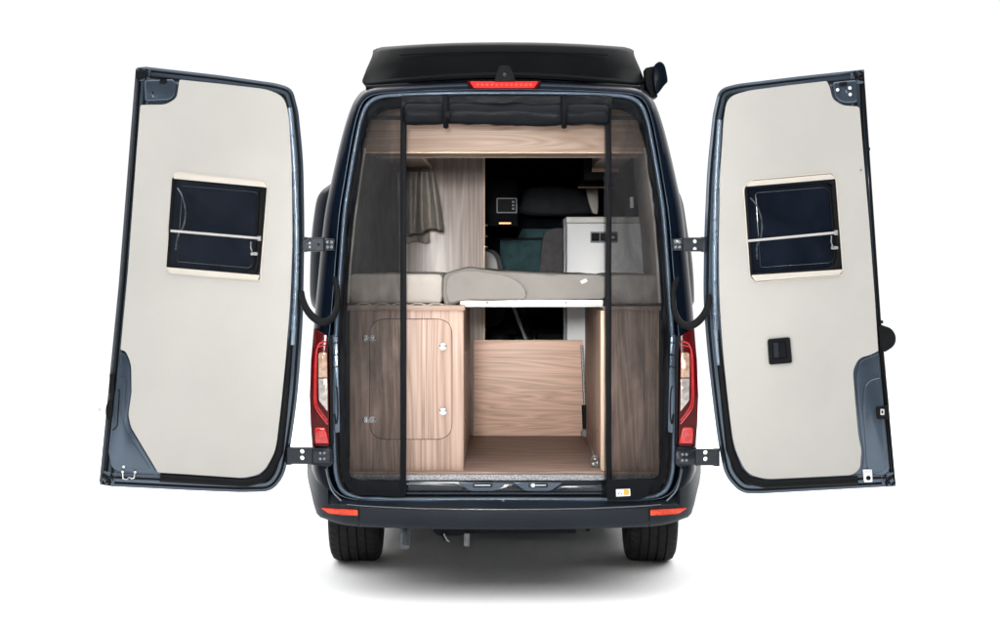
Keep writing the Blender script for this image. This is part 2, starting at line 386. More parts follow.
# ---- bumper
cols = [(307, 464, 470, 473, .42), (308.3, 464, 478, 482, .32), (310.8, 464.5, 487, 492, .22), (313.5, 465, 496, 504, .15), (316.5, 465, 502, 513.5, .10), (320, 465, 506, 517.2, .065), (324, 465.5, 506.5, 518.6, .04),
        (328, 467, 506, 520, .02), (331, 476, 505, 521.3, .005), (335, 485, 504.5, 522.6, -.01), (340, 491.5, 504.5, 524, -.022), (347, 495.5, 505, 525.4, -.032), (358, 497.5, 506, 526.6, -.04),
        (380, 498, 507.3, 527.6, -.05), (420, 498, 509, 528.8, -.06), (460, 498, 509.7, 529.4, -.067), (504, 498, 510, 529.6, -.07)]
C2 = cols + [(2*CX-c[0],)+c[1:] for c in cols[:-1]][::-1]
cols_fine = [c for c in C2 if abs(c[0]-CX) < 158]
rows = [[], [], [], [], [], [], [], [], []]
for x, yt, yc, yb, Y in C2:
    inner = 1 if abs(x-CX) < 175 else .25
    rows[0].append(P(x, yt-.6, Y+.16*inner+.04)); rows[1].append(P(x, yt, Y+.10*inner+.01)); rows[2].append(P(x, yt+(yc-yt)*.25, Y+.085*inner+.003)); rows[3].append(P(x, yc-1.2, Y+.012*inner)); rows[4].append(P(x, yc, Y+.002)); rows[5].append(P(x, yc+1.4, Y))
    rows[6].append(P(x, yc+(yb-yc)*.8, Y+.004)); rows[7].append(P(x, yb, Y+.03)); rows[8].append(P(x, yb-.5, Y+.22))
bm = bmesh.new(); grid(bm, rows)
bump = link('bumper', bm, 'bumper', van, angle=50)
for s in (0, 1):
    f = (lambda q: mir(q)) if s else (lambda q: q)
    pl = VY(-.055)
    pts = rnd([(321, 508.2, 1.2), (345, 509.6, 0), (357.5, 510.4, 1), (357.8, 515.6, 1), (345, 515.2, 0), (329, 513.6, 2)])
    bm = bmesh.new(); q = f(pts)
    # follows the corner: slides back with the bumper towards the side
    vs = []
    for (x, y) in q:
        xx = 2*CX-x if s else x
        Y = -.060 + max(0, (350-xx)/30)**1.6*.085
        vs.append(P(x, y, Y))
    fr = [bm.verts.new(v) for v in vs]; bk = [bm.verts.new(v+Vector((0, .03, 0))) for v in vs]
    bm.faces.new(fr); bm.faces.new(bk[::-1])
    for i in range(len(fr)): bm.faces.new((fr[i], fr[(i+1) % len(fr)], bk[(i+1) % len(fr)], bk[i]))
    link('reflector', bm, 'orange', bump)
    tube('edge_line', 'bumperedge', bump, cr([P(2*CX-x if s else x, y, Y) for x, y, Y in [(325.6, 468, .028), (328.6, 481, .006), (333, 492, -.012), (341.4, 501, -.020)]], 4), .0045, 8)  # added bright bead that draws the highlight round the bumper corner
    xs = 2*CX-358.6 if s else 358.6
    tube('panel_gap', 'black', bump, [P(xs, 499, .03), P(xs, 505.4, -.028), P(xs, 508, -.0405), P(xs, 520, -.039), P(xs, 526, -.02)], .0022, 6)
tube('edge_line', 'bumperedge', bump, [P(x, yc-.4, Y-.0015) for x, yt, yc, yb, Y in cols_fine], .0034, 8)  # added bright bead for the highlight along the bumper crease
prism('bumper_mark', 'grey', bump, rnd(rect(502, 500.2, 504.4, 501.6), .4), VY(.02), -.006, .01)

# ---- pop-top roof
colsP = [(362.3, 82.5, 80, 70, 58, 50.5), (366, 86.6, 82.5, 70, 54, 48.6), (372, 86.6, 82.2, 68, 51.5, 47), (384, 85.8, 81, 66, 50, 46.2), (400, 84.6, 79.6, 64, 49, 45.2), (425, 82.2, 77.2, 62, 47.6, 43.9), (450, 80.4, 75.4, 61, 46.6, 43), (477, 79.2, 74.2, 60, 46, 42.4), (504, 78.8, 73.8, 60, 45.8, 42.2)]
CP = colsP + [(2*CX-c[0]-1.4*(1 if c[0] < 380 else .4),)+c[1:] for c in colsP[:-1]][::-1]
def lerp(a, b, t): return a+(b-a)*t
rows = [[] for _ in range(11)]
for i, (x, yb, yl, ym, yt, y2) in enumerate(CP):
    side = max(0, abs(x-CX)-30)/112; off = .26*min(1, side)**4
    lean = 1-.075*max(0, abs(x-CX)-60)/82
    def xx(t): return CX+(x-CX)*(1-(1-(CX-373)/(CX-362.3))*t*min(1, abs(x-CX)/130))
    rows[0].append(P(x, yb, .40+off)); rows[1].append(P(x, yb, .11+off)); rows[2].append(P(x, yb-1.2, .095+off)); rows[3].append(P(x, yl+1.2, .095+off)); rows[4].append(P(x, yl, .10+off)); rows[5].append(P(xx(.06), yl-1.6, .118+off))
    rows[6].append(P(xx(.35), ym, .15+off)); rows[7].append(P(xx(.85), yt, .21+off)); rows[8].append(P(xx(.97), (yt+y2)/2, .235+off)); rows[9].append(P(xx(1), y2, .29+off)); rows[10].append(P(xx(1), y2, .29+off)+Vector((0, 3.6, -.02)))
bm = bmesh.new(); V = grid(bm, rows)
# flanks and front end
for j in (0, -1):
    col = [rows[i][j] for i in range(1, 10)]
    grid(bm, [col, [p+Vector((0, 3.6, -.02)) for p in col]])
fr = [rows[1][j]+Vector((0, 3.6, -.02)) for j in range(len(CP))]
grid(bm, [fr, [r for r in rows[10]]])
pop = link('pop_top', bm, 'poptop', van, angle=32)
tube('roof_ridge', 'poptop', pop, [P(x, yt+6, .175+.26*min(1, max(0, abs(x-CX)-30)/112)**4) for x, yb, yl, ym, yt, y2 in CP[4:-4]], .003, 6)
# dark seal line below the roof edge, brake light, camera
tube('roof_seal', 'rubber', van, [P(x, yb+1.0, .14) for x, yb, *_ in CP[1:-1]], .012, 8)
bl = prism('brake_light', 'darkred', van, rnd([(467, 81, 1), (541, 81, 1), (537, 88.6, 1.5), (471, 88.6, 1.5)]), VY(.015), 0, .05, bevel=.003)
prism('led_strip', 'led', bl, rnd([(470, 81.6, 1), (538, 81.6, 1), (534, 87.8, 1.5), (474, 87.8, 1.5)]), VY(.010), 0, .008, bevel=.002)
for k in range(12):
    bm = bmesh.new(); add_prism(bm, circ(477.5+k*4.85, 84.6, 1.25, 10), VY(.007), 0, .006); link('led_lamp', bm, 'leddot', bl)
cam_ = prism('reversing_camera', 'black', van, rnd([(500, 65.5, 3), (509, 65.5, 3), (512.5, 72, 2), (515.5, 81, 1), (494.5, 81, 1), (497, 72, 2)]), VY(-.03), 0, .17, bevel=.008, seg=3)
lathe('camera_lens', 'glass', cam_, P(504.5, 75, -.03), (0, 1, 0), [(-.012, 0), (-.010, .006), (-.006, .010), (.004, .011), (.004, .012), (.01, .012)], 18)
# awning case on the right roof edge
aw = prism('awning_case', 'paint', van, [tuple(p) for p in cr([(654, 66.5), (657, 62.6), (661, 61.6), (664.6, 65), (666.6, 72), (667.8, 81), (665, 84.5), (656.5, 94.5), (653.6, 84), (652.8, 75)], 4, True)], VY(.30), 0, 3.4, bevel=.012, seg=3)
prism('awning_bracket', 'black', aw, rnd([(645, 68), (654, 66), (656, 90), (658, 97), (652, 98), (646, 86)], 1.5), VY(.34), 0, .12, bevel=.004)

# ---- flank bulges
bl_l = [(330, 183), (325.5, 185.5), (319.5, 189.5), (315.6, 194), (313, 201), (310.8, 214), (308.6, 232), (307.2, 255), (306.5, 285), (307.4, 300), (311, 309), (322, 312)]
bl_r = [(680.6, 192), (683, 196), (686, 205), (688.6, 219), (691.6, 238), (694.6, 258), (696.6, 280), (697.2, 300), (696.4, 304), (694, 306.5), (688, 308)]
for L, Y0, sgn in ((bl_l, .55, -1), (bl_r, .45, 1)):
    L = cr(L, 3); bm = bmesh.new(); rws = []
    cx = sum(p.x for p in L)/len(L); base_x = max(abs(P(L[0].x, 0, Y0).x), .86)
    for t, k in ((0, .05), (.05, .5), (.14, .85), (.28, 1), (1.5, 1), (1.62, .8), (1.72, .1)):
        row = []
        for p in L:
            w = P(p.x, p.y, Y0); inn = abs(P(L[0].x if p.y < 250 else L[-1].x, 0, Y0).x)-.06
            row.append(Vector((sgn*(inn+(abs(w.x)-inn)*k), Y0-.14+t, 1.9+(w.z-1.9)*(.94+.06*k))))
        rws.append(row)
    grid(bm, rws); link('side_bulge', bm, 'paint', van, angle=45)

# ---- tail lights
for s in (0, 1):
    f = mir if s else (lambda q: q)
    sx = (lambda x: 2*CX-x) if s else (lambda x: x)
    pl = VY(.0)
    tl = prism('tail_light', 'darkred', van, f(rnd([(314, 328, 2), (327.5, 336, 2), (328.4, 392, 0), (329.4, 446, 1.5), (312.8, 447, 2), (310.6, 425, 0), (309.6, 395, 0), (311, 360, 0)], 0)), VY(.005), 0, .18, bevel=.012, seg=3)
    bmat_ = [(318.4, 352.5, 3), (326.8, 352.5, 1), (327.2, 377.5, .4), (318.4, 377.5, .4)]
    prism('indicator_lens', 'amber', tl, f(rnd(bmat_)), VY(.001), 0, .03, bevel=.003)
    prism('reversing_lens', 'clear', tl, f(rnd([(318.4, 378.6, .4), (327.2, 378.6, .4), (327.6, 411.5, 1), (319, 400.5, 1.5)])), VY(.001), 0, .03, bevel=.003)
    bm = bmesh.new()
    for off, r in ((0, .0052), (2.2, .0036)):
        pts = [(326.6-off*.2, 341.5+off*1.6), (320.5+off*.4, 343+off*1.4), (317+off*.2, 348), (315.4+off*.6, 358), (314.6+off*.7, 380), (314.8+off*.8, 402-off*.2), (318+off*.7, 411.5-off*.8), (327.6, 424-off*1.6)]
        add_tube(bm, [P(sx(p.x), p.y, .0015) for p in cr(pts, 4)], r, 8)
    link('light_guide', bm, 'redlens', tl, angle=60)
    prism('lower_lens', 'brightred', tl, f(rnd([(314.6, 427.6, 2.5), (325.2, 427.6, 2), (329, 443.6, 1.5), (315.2, 443.8, 1.5)])), VY(-.002), 0, .03, bevel=.006, seg=3)
    prism('lens_ring', 'redlens', tl, f(circ(320.8, 435, 4.2, 16)), VY(-.006), 0, .012, holes=[circ(sx(320.8), 435, 2.6, 14)], bevel=.0)
    # painted channel with black trim between lamp and opening
    prism('pillar_trim', 'doorpaint', van, f(rnd([(332.4, 334, 1), (337.6, 338, 1), (338.8, 380, 0), (340, 432, 1), (335.2, 433, 1), (333.6, 390, 0)], 0)), VY(.02), 0, .05, bevel=.004)
    bm = bmesh.new()
    for pts in ([(335.4, 386), (337.2, 392), (337.8, 414), (336, 424), (334.6, 414)], ): add_tube(bm, [P(sx(p.x), p.y, .018) for p in cr(pts, 4)], .004, 6)
    for y in (344, 356, 368): add_tube(bm, [P(sx(332.6), y, .018), P(sx(338.4), y-2, .018)], .0035, 6)
    add_prism(bm, f(rnd([(329, 336, .5), (332, 336, .5), (333.6, 446, .5), (330.4, 446, .5)])), VY(.008), 0, .06, bevel=.004)
    link('lamp_trim', bm, 'black', van)
    prism('hinge_pocket', 'bumper', van, f(rnd([(311.5, 447.5, 1), (331, 446.5, 1), (333.5, 462, 1), (330, 467, 2), (309.5, 464.5, 1)])), VY(.01), 0, .12, bevel=.006)

# ---- hinges and check straps on the van
def hinge(parent, x0, x1, xm, y0, y1, flip, holes_at, Y=-.045):
    bm = bmesh.new()
    hs = [circ(h[0], h[1], h[2], 12) for h in holes_at]
    add_prism(bm, rnd([(min(x0, xm), y0, 1.5), (max(x0, xm), y0, 1.5), (max(x0, xm), y1, 1.5), (min(x0, xm), y1, 1.5)]), VY(Y), 0, .018, holes=hs, bevel=0)
    add_prism(bm, rnd([(min(x1, xm), y0+1, 1), (max(x1, xm), y0+1, 1), (max(x1, xm), y1-1, 1), (min(x1, xm), y1-1, 1)]), VY(Y+.01), 0, .05, bevel=.005)
    add_tube(bm, [P(x0, y0-.5, Y+.015), P(x0, y1+.5, Y+.015)], .016, 12)
    add_tube(bm, [P(xm, y0, Y+.008), P(xm, y1, Y+.008)], .009, 10)
    for y in (y0+.8, y1-.8):
        add_tube(bm, [P(x0, y, Y-.001), P(xm, y, Y-.001)], .0045, 6)
    h = link('hinge', bm, 'sill', parent)
    bm = bmesh.new()
    xb = (x1*1.2+xm*.8)/2
    for dx in (-2.0, 2.0):
        for dy in (.33, .68): add_lathe(bm, P(xb+dx, y0+(y1-y0)*dy, Y+.01), (0, 1, 0), [(-.008, 0), (-.008, .006), (-.002, .008), (0.002, .008)], 8)
    link('hinge_bolt', bm, 'midgrey', h)
    return h
hinge(van, 304, 334, 323, 237.5, 251.5, 1, [(309.5, 243, 1.2), (309.5, 247, 1.2), (318.5, 244.5, 1.5)])
hinge(van, 704, 673, 684, 237.5, 251.5, 1, [(695, 241.3, 2.1), (695, 249, 2.1)])
hinge(van, 289, 330, 311, 447.5, 464, 1, [(302, 451.5, 2.2), (302, 458, 2.2)])
hinge(van, 716.5, 676, 697, 449, 465.5, 1, [(705.5, 452.5, 2.2), (705.5, 459, 2.2)])
for s, pts in ((0, [(301.6, 292, -.03), (302.6, 299, -.06), (306.5, 309, -.10), (313.5, 317.5, -.12), (322, 322, -.12), (330, 320, -.10), (335.5, 312, -.06), (337.6, 301, -.02), (336.6, 287, .01), (333.6, 276, .04)]),
               (1, [(708.6, 296, -.03), (708.5, 303, -.06), (705, 313, -.10), (698, 321.5, -.12), (689.5, 326, -.12), (681.5, 323.5, -.10), (676, 315.5, -.06), (673.2, 304, -.02), (673.4, 289, .01), (677.4, 277, .04)])):
    q = cr([P(*p) for p in pts], 5)
    tube('check_strap', 'rubber', van, q, [.0145+.005*math.sin(min(1, i/len(q)*1.3)*math.pi) for i in range(len(q))], 10)

# ---- running gear
def wheel(cx, cy, w, R):
    prof = []
    half = w/2
    pts = [(-half*.80, R*.60), (-half*.93, R*.68), (-half, R*.80), (-half*.985, R*.90), (-half*.90, R*.965), (-half*.80, R*.985)]
    gr = [-.52, -.18, .18, .52]
    tread = []
    for g in gr:
        tread += [(half*(g-.035), R), (half*(g-.030), R-.011), (half*(g+.030), R-.011), (half*(g+.035), R)]
    prof = pts + [(-half*.70, R*.995)] + tread + [(half*.70, R*.995)] + [(-a, r) for a, r in pts[::-1]]
    bm = bmesh.new(); seg = 144
    c = Vector((cx, cy, R)); rr = []
    for a, r in prof:
        row = []
        for k in range(seg):
            q = 2*math.pi*k/seg + a*1.1; rad = r
            if abs(a) > half*.58 and r > R*.95 and k % 3 == 0: rad -= .007
            elif abs(a) < half*.58 and r > R-.003 and k % 4 == 0: rad -= .004
            row.append(c+Vector((a, math.cos(q)*rad, math.sin(q)*rad)))
        rr.append(row)
    grid(bm, rr, closed=True)
    t = bpy.data.objects.new('wheel', None)
    w_ = link('wheel', bm, 'tyre', van, angle=35)
    lathe('rim', 'grey', w_, c, (1, 0, 0), [(-half*.8, R*.61), (-half*.7, R*.55), (-half*.3, R*.5), (-half*.25, .02), (0, 0), (half*.25, .02), (half*.3, R*.5), (half*.7, R*.55), (half*.8, R*.61)], 40)
    return w_
TX = (627+676)/2
wx = (TX-CX)/F*9.0
for sx in (-1, 1):
    for y in (1.12, 4.75): wheel(sx*wx-.005, y, .285, .352)
for s in (-1, 1):
    for y0, y1 in ((1.50, 4.36),): box('rocker_panel', 'black', van, (s*.945-.03, y0, .22), (s*.945+.03, y1, .66), .02)  # unseen skirts, added to keep side light off the floor under the van
box('front_bumper', 'bumper', van, (-.92, 5.72, .24), (.92, 5.95, .66), .04)  # unseen, reaches low to cut the light entering from the front
box('front_skid', 'black', van, (-.95, 5.3, .12), (.95, 5.34, .55), .01)  # unseen plate added to block light under the nose
box('underbody', 'black', van, (-.80, .35, .50), (.80, 5.6, .60))
tube('axle', 'black', van, [(-.8, 1.12, .36), (.8, 1.12, .36)], .04, 10)
ex = tube('exhaust_pipe', 'midgrey', van, [P(406, 520, .75), P(405.5, 527, .62), P(405, 534, .50), P(404.6, 547, .45)], .026, 14)
tb = prism('tow_bracket', 'black', van, [(433, 524), (433, 531.5), (438, 536), (462, 536), (466, 533.5), (576, 533.5), (576, 524)], VY(.35), 0, .12, bevel=.006)
tube('pipe_stub', 'grey', tb, [P(467, 533, .33), P(466.6, 546, .33)], .016, 10)
tube('cable_end', 'seatlight', tb, [P(444, 534, .33), P(447, 540, .32), P(449.5, 541.5, .32)], .004, 6)
tube('cable_end', 'black', tb, [P(440, 534, .33), P(446, 541, .33)], .006, 6)
prism('tow_eye', 'black', van, rnd(rect(585.5, 527, 589.5, 531.5), 1), VY(.3), 0, .04)

# ------------------------------------------------------------------ rear doors
def rear_door(side, outline, panel, dplane, win, strips, bar, latch, hinge_side):
    d = prism('rear_door', 'doorpaint', van, outline, dplane, .052, .03, bevel=.005)
    # rubber rim, stepped inner frame
    bm = bmesh.new(); pts = [dplane.pt(x, y, .040) for x, y in inset(outline, 4.2)]; add_tube(bm, pts, .008, 8, closed=True)
    link('rim_seal', bm, 'rubber', d, angle=60)
    prism('inner_frame', 'doorpaint', d, inset(outline, 5.2), dplane, .010, .05, holes=[win], bevel=.005, seg=3)
    ot, inn = inset(outline, 8.2), inset(outline, 10.4)
    bm = bmesh.new(); add_tube(bm, [dplane.pt(x, y, .008) for x, y in inset(outline, 9.4)], .006, 8, closed=True)
    link('frame_bead', bm, 'rubber', d, angle=60)
    bm = bmesh.new(); add_tube(bm, [dplane.pt(x, y, .010) for x, y in inset(outline, 13.0)], .007, 8, closed=True)
    link('frame_bead', bm, 'doorpaint', d, angle=60)
    tp = prism('trim_panel', 'trim', d, panel, dplane, -.004, .008, holes=[win], bevel=.0)
    return d

# left door: hinge at px x~303, free edge swung out and slightly towards the camera
angL = math.radians(12)
hl = P(302, 250, -.03)
DL = Plane(hl, (math.sin(angL), math.cos(angL), 0)) if False else Plane(hl, (-math.sin(angL), math.cos(angL), 0))
hr = P(706, 250, -.03)
DR = Plane(hr, (math.sin(angL), math.cos(angL), 0))
outL = rnd([(137, 67.2, 1), (146, 66.4, 0), (220, 75, 0), (277, 83, 8), (292.5, 88, 9), (298.6, 112, 5), (303.4, 160, 20), (304.6, 230, 20), (303, 320, 20), (297.6, 398, 20), (291, 444, 12), (284.6, 476, 14), (272, 491.6, 12), (240, 492.4, 6), (190, 490.4, 0), (112, 486.6, 0), (99.4, 484.6, 1), (103, 470, 0), (111.4, 380, 0), (120.5, 280, 0), (130.6, 155, 0)], seg=6)
panL = rnd([(179.4, 79.6, 2), (220, 83.8, 0), (268, 89.4, 10), (284.6, 97, 10), (289, 118, 6), (291.6, 165, 0), (292.6, 240, 20), (290.4, 300, 20), (285.6, 360, 20), (280.6, 410, 20), (275.6, 452, 12), (262, 474, 14), (243, 478, 6), (190, 474.4, 0), (158, 472.4, 2), (131, 427, 3), (128.4, 415, 4), (131.6, 392, 0), (131.2, 364, 6), (126, 351.5, 4), (120.6, 349.6, 1), (128, 270, 0), (136.4, 155, 0), (140.4, 105, 2), (166, 104.6, 5), (176.6, 98, 4), (178, 90, 2)], seg=5)
winL = rnd([(174, 171.6, 5), (266, 181.6, 3), (268, 188, 3), (260.6, 281.6, 3), (169.4, 273.4, 3), (165.6, 268, 3)], seg=4)
outR = rnd([(864.2, 69, 1.5), (800, 75.8, 0), (736, 83.6, 8), (718.6, 88.6, 10), (712.6, 115, 5), (707, 170, 20), (704, 240, 20), (703.2, 300, 20), (706.6, 345, 20), (712.4, 400, 20), (717.6, 440, 12), (724.4, 476, 16), (741, 493.6, 14), (760, 493.8, 6), (820, 490.6, 0), (896.4, 486.4, 1.5), (894, 470, 0), (888.6, 400, 0), (881.6, 330, 0), (874.6, 250, 0), (868.6, 180, 0)], seg=6)
panR = rnd([(827, 81, 2), (790, 85.2, 0), (748, 90.6, 8), (727, 97, 12), (723.4, 122, 6), (720, 180, 0), (718.8, 250, 20), (719.4, 300, 20), (722.8, 350, 20), (728.4, 405, 20), (733.6, 447, 14), (747, 474, 16), (766, 479.2, 8), (806, 477.4, 0), (853, 475, 5), (860, 468, 3), (861.4, 450, 4), (858.4, 436, 5), (855, 398, 0), (852.8, 370, 6), (859, 358, 5), (871, 354.6, 3), (878.2, 351, 1), (875, 300, 0), (869, 220, 0), (863, 150, 0), (859.4, 106.6, 3), (842, 105.4, 5), (832.6, 99, 4), (830, 88, 2)], seg=5)
winR = rnd([(750, 179.6, 5), (832, 172.4, 2), (836.6, 178.6, 4), (843.6, 270, 3), (842, 275.4, 2), (755, 283, 3), (749.4, 277, 3), (743, 188, 4)], seg=4)

def finish_door(d, D, wino, top, bot, glass, bar, latch, inner_edge, arc):
    # cream blind cassettes above and below the pane, dark glazing, stay bar and catch
    for q in (top, bot):
        bm = bmesh.new(); add_prism(bm, q, D, -.016, .026, bevel=.006, seg=3); link('blind_cassette', bm, 'cream', d, angle=50)
    bm = bmesh.new(); n = len(glass); cx = sum(p[0] for p in glass)/n; cy = sum(p[1] for p in glass)/n
    rr = []
    for k in range(13):
        t = 1-k/12.5
        rr.append([D.pt(cx+(x-cx)*t, cy+(y-cy)*t, .006+.002*(1-t*t)) for x, y in glass])
    V = grid(bm, rr, closed=True); bm.faces.new(V[-1])
    w = link('window', bm, 'glass', d, angle=80)
    bm = bmesh.new(); add_tube(bm, [D.pt(x, y, .0055) for x, y in [(cx+(x-cx)*.83, cy+(y-cy)*.84) for x, y in glass]], .0022, 6, closed=True); link('moulded_step', bm, 'step', w, angle=60)
    for pts, r in (([(.02, .06), (.09, .16), (.135, .33), (.12, .5), (.06, .62), (.05, .78)], .0045),):
        q = []
        for u, v in cr(pts, 5):
            xs = [p[0] for p in glass]; ys = [p[1] for p in glass]
            sl = (bar[1][1]-bar[0][1])/(bar[1][0]-bar[0][0]); lean_ = (glass[-1][0]-glass[0][0])/(glass[-1][1]-glass[0][1])
            yy = bar[0][1]+(v-.56)*86; xx_ = min(xs)+6+u*84
            q.append(D.pt(xx_+(-.068 if cx < CX else .068)*(yy-bar[0][1]), yy+sl*(u*88), .0065))
        tube('moulded_line', 'mould', w, q, r, 6)  # grey arc drawn as the curved highlight on the pane
    bm = bmesh.new(); add_tube(bm, [D.pt(x, y, -.002) for x, y in inset(glass, .6)], .008, 8, closed=True)
    add_tube(bm, [D.pt(x, y, 0) for x, y in inner_edge], .012, 8)
    add_tube(bm, [D.pt(x+3.4*(1 if x > CX else 1)*-1, y, .001) for x, y in inner_edge], .006, 8)
    link('window_frame', bm, 'black', d, angle=60)
    tube('frame_lip', 'cream', d, [D.pt(x, y, -.004) for x, y in inset(wino, .4)], .0045, 6, closed=True)
    tube('window_bar', 'seatlight', d, [D.pt(x, y, -.012) for x, y in bar], .0065, 8)
    bm = bmesh.new()
    (bx, by) = bar[-1]
    add_prism(bm, rnd(rect(bx-2.4, by-2.4, bx+1.6, by+2.6), .8), D, -.018, .02, bevel=.002)
    lx, ly = latch
    add_prism(bm, rnd(rect(lx-3.5, ly-1.4, lx+3.8, ly+1.8), .8), D, -.016, .02, bevel=.002)
    add_tube(bm, [D.pt(lx-3, ly-12, -.008), D.pt(lx-3.2, ly-6, -.012), D.pt(lx-1.5, ly, -.016)], .004, 6)
    link('window_catch', bm, 'alu', d)
    return w

ld = rear_door(0, outL, panL, DL, winL, None, None, None, 1)
finish_door(ld, DL, winL, rnd([(175.6, 172.6, 2), (264, 182.2, 1), (267.4, 187.4, 1), (173.4, 178.6, 1)]), rnd([(166.4, 267.2, 1), (259.6, 275.2, 1), (258, 280.4, 1), (170, 272.8, 2)]),
            rnd([(173, 177.6, 2), (263.6, 185.4, 5), (264.4, 196, 3), (258.4, 268, 5), (254, 275.6, 4), (166.6, 268, 2)]),
            [(170.6, 230.8), (259.6, 238.4)], (254, 253.6), [(262, 192), (260, 230), (257.6, 262), (255.4, 271), (250, 274.4)], None)
rd = rear_door(1, outR, panR, DR, winR, None, None, None, -1)
finish_door(rd, DR, winR, rnd([(749.6, 181.2, 2), (831, 174, 1), (836, 178.8, 1), (746, 186.6, 2)]), rnd([(751, 275.2, 1), (843, 269.4, 1), (840, 274.6, 1), (755.4, 281.4, 2)]),
            rnd([(745.4, 186.6, 3), (828, 180, 3), (834.6, 184, 5), (840, 262, 5), (836.6, 269.6, 4), (751, 275.2, 3)]),
            [(748, 241), (836.4, 232.6)], (834.4, 247.6), [(833, 186), (836.4, 225), (838, 256), (836, 266), (831, 269.4)], None)

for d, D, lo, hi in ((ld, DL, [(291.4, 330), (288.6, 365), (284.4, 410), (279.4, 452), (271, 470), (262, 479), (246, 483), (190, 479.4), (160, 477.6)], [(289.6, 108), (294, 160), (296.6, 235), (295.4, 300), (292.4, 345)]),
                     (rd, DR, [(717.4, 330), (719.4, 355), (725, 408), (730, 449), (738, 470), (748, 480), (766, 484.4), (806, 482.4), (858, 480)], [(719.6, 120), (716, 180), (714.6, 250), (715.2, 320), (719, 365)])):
    tube('lower_channel', 'black', d, [D.pt(x, y, .006) for x, y in lo], [.010+.012*min(1, k/3) for k in range(len(lo))], 8)  # black tube standing in for the shade in the recess beside the panel
    tube('inner_flange', 'paleflange', d, cr([D.pt(x, y, .004) for x, y in hi], 4), .013, 8)  # pale tube, its colour stands for the highlight on the door frame
# pressed pockets, brackets, locks on the left door
def dish(name, m, parent, D, pts, h, n=3, bev=.010):
    bm = bmesh.new(); add_prism(bm, pts, D, -h, h+.02, bevel=bev, seg=4); return link(name, bm, m, parent, angle=60)
dish('corner_bracket', 'doorpaint', ld, DL, rnd([(144, 80, 2), (174, 79, 3), (176.6, 90, 4), (172, 100, 5), (144.6, 101.4, 4)]), .006)
bm = bmesh.new(); add_prism(bm, rnd(rect(159.6, 79.4, 167, 83.6), 1.5), DL, -.010, .008); link('bracket_slot', bm, 'black', ld)
prism('bracket_hole', 'black', ld, circ(153, 92.6, 1), DL, -.008, .006)
pk = dish('lock_pocket', 'doorpaint', ld, DL, rnd([(119.6, 352, 3), (126, 354, 5), (130, 366, 5), (130.4, 392, 0), (127, 416, 5), (130, 427.6, 4), (156.6, 472.4, 3), (112.4, 470.8, 8), (108.6, 452, 0), (113, 410, 0)]), .002)
dish('lock_cover', 'doorpaint', ld, DL, rnd([(117, 376, 3), (125.6, 379, 5), (124.6, 400, 0), (123, 420, 4), (127, 432, 4), (151, 469.4, 4), (114, 467, 8), (110.6, 452, 4), (114.4, 410, 0)]), .011)
bm = bmesh.new(); add_tube(bm, [DL.pt(x, y, -.012) for x, y in [(117.5, 390), (119.5, 389.6), (117.4, 425), (115, 428.8), (112.4, 430)]], .003, 6); link('cover_seam', bm, 'black', ld)
bm = bmesh.new(); add_prism(bm, rnd([(108.6, 400, 2), (112.6, 402, 2), (112.4, 417, 2), (108.4, 421.6, 2), (105.4, 415, 2), (105.8, 406, 2)]), DL, -.012, .03, bevel=.004); add_prism(bm, rnd(rect(109.4, 374, 114.4, 394), 1), DL, -.012, .03, bevel=.003); link('lock', bm, 'black', ld)
bm = bmesh.new(); add_tube(bm, [DL.pt(99, 409.6, -.005), DL.pt(107, 409, -.005)], .006, 8); add_prism(bm, rnd(rect(98.4, 407.6, 101, 411.4), .8), DL, -.012, .014); link('lock_pin', bm, 'chrome', ld)
bm = bmesh.new(); add_tube(bm, [DL.pt(x, y, -.02) for x, y in [(122.6, 471), (123, 478.6), (126.4, 479.4), (129, 477), (132, 478.6), (134, 478), (134.6, 472)]], .0035, 6)
for x, y in ((123.6, 466.6), (122.6, 471.6), (135, 472)): add_lathe(bm, DL.pt(x, y, -.012), DL.n, [(-.006, 0), (-.006, .007), (0, .008), (.004, .008)], 10)
link('catch_wire', bm, 'chrome', ld)
bm = bmesh.new(); add_tube(bm, [DL.pt(137.4, 69, .02), DL.pt(120.4, 285, .02), DL.pt(101, 482, .02)], .009, 8); link('edge_seal', bm, 'sealgrey', ld, angle=60)
dish('seal_corner', 'black', ld, DL, rnd([(135.6, 70.6, 1), (145, 70, 1), (149, 73, 1), (143, 79, 1.5), (136, 79, 1)]), .006, bev=.004)

# and on the right door
dish('corner_bracket', 'doorpaint', rd, DR, rnd([(832, 82, 3), (856.6, 79.4, 3), (858, 102.6, 4), (843, 103.6, 5), (834.4, 98, 5)]), .006)
bm = bmesh.new(); add_prism(bm, rnd([(839, 82.6, 1), (847, 81.6, 1), (847, 85.4, 1), (843, 86.6, 1), (839.6, 86, 1)]), DR, -.010, .008); link('bracket_hole', bm, 'black', rd)
for x, y in ((837.6, 89.8), (849.8, 88), (850.2, 94.4)): prism('bracket_plug', 'tagwhite', rd, circ(x, y, 1.7, 12), DR, -.009, .008)
dish('lock_pocket', 'doorpaint', rd, DR, rnd([(879, 352, 3), (868, 357, 5), (860, 361, 5), (856, 372, 6), (857.4, 398, 0), (861, 436, 4), (863.6, 452, 4), (862, 472, 3), (884, 476, 5), (889.6, 470, 3), (884, 410, 0)]), .002)
dish('lock_cover', 'doorpaint', rd, DR, rnd([(880.4, 377, 3), (870, 379.4, 5), (863.4, 387, 5), (862.6, 410, 0), (864.4, 432, 3), (866.6, 470, 5), (880, 474, 7), (887, 466, 4), (883.6, 410, 0)]), .010)
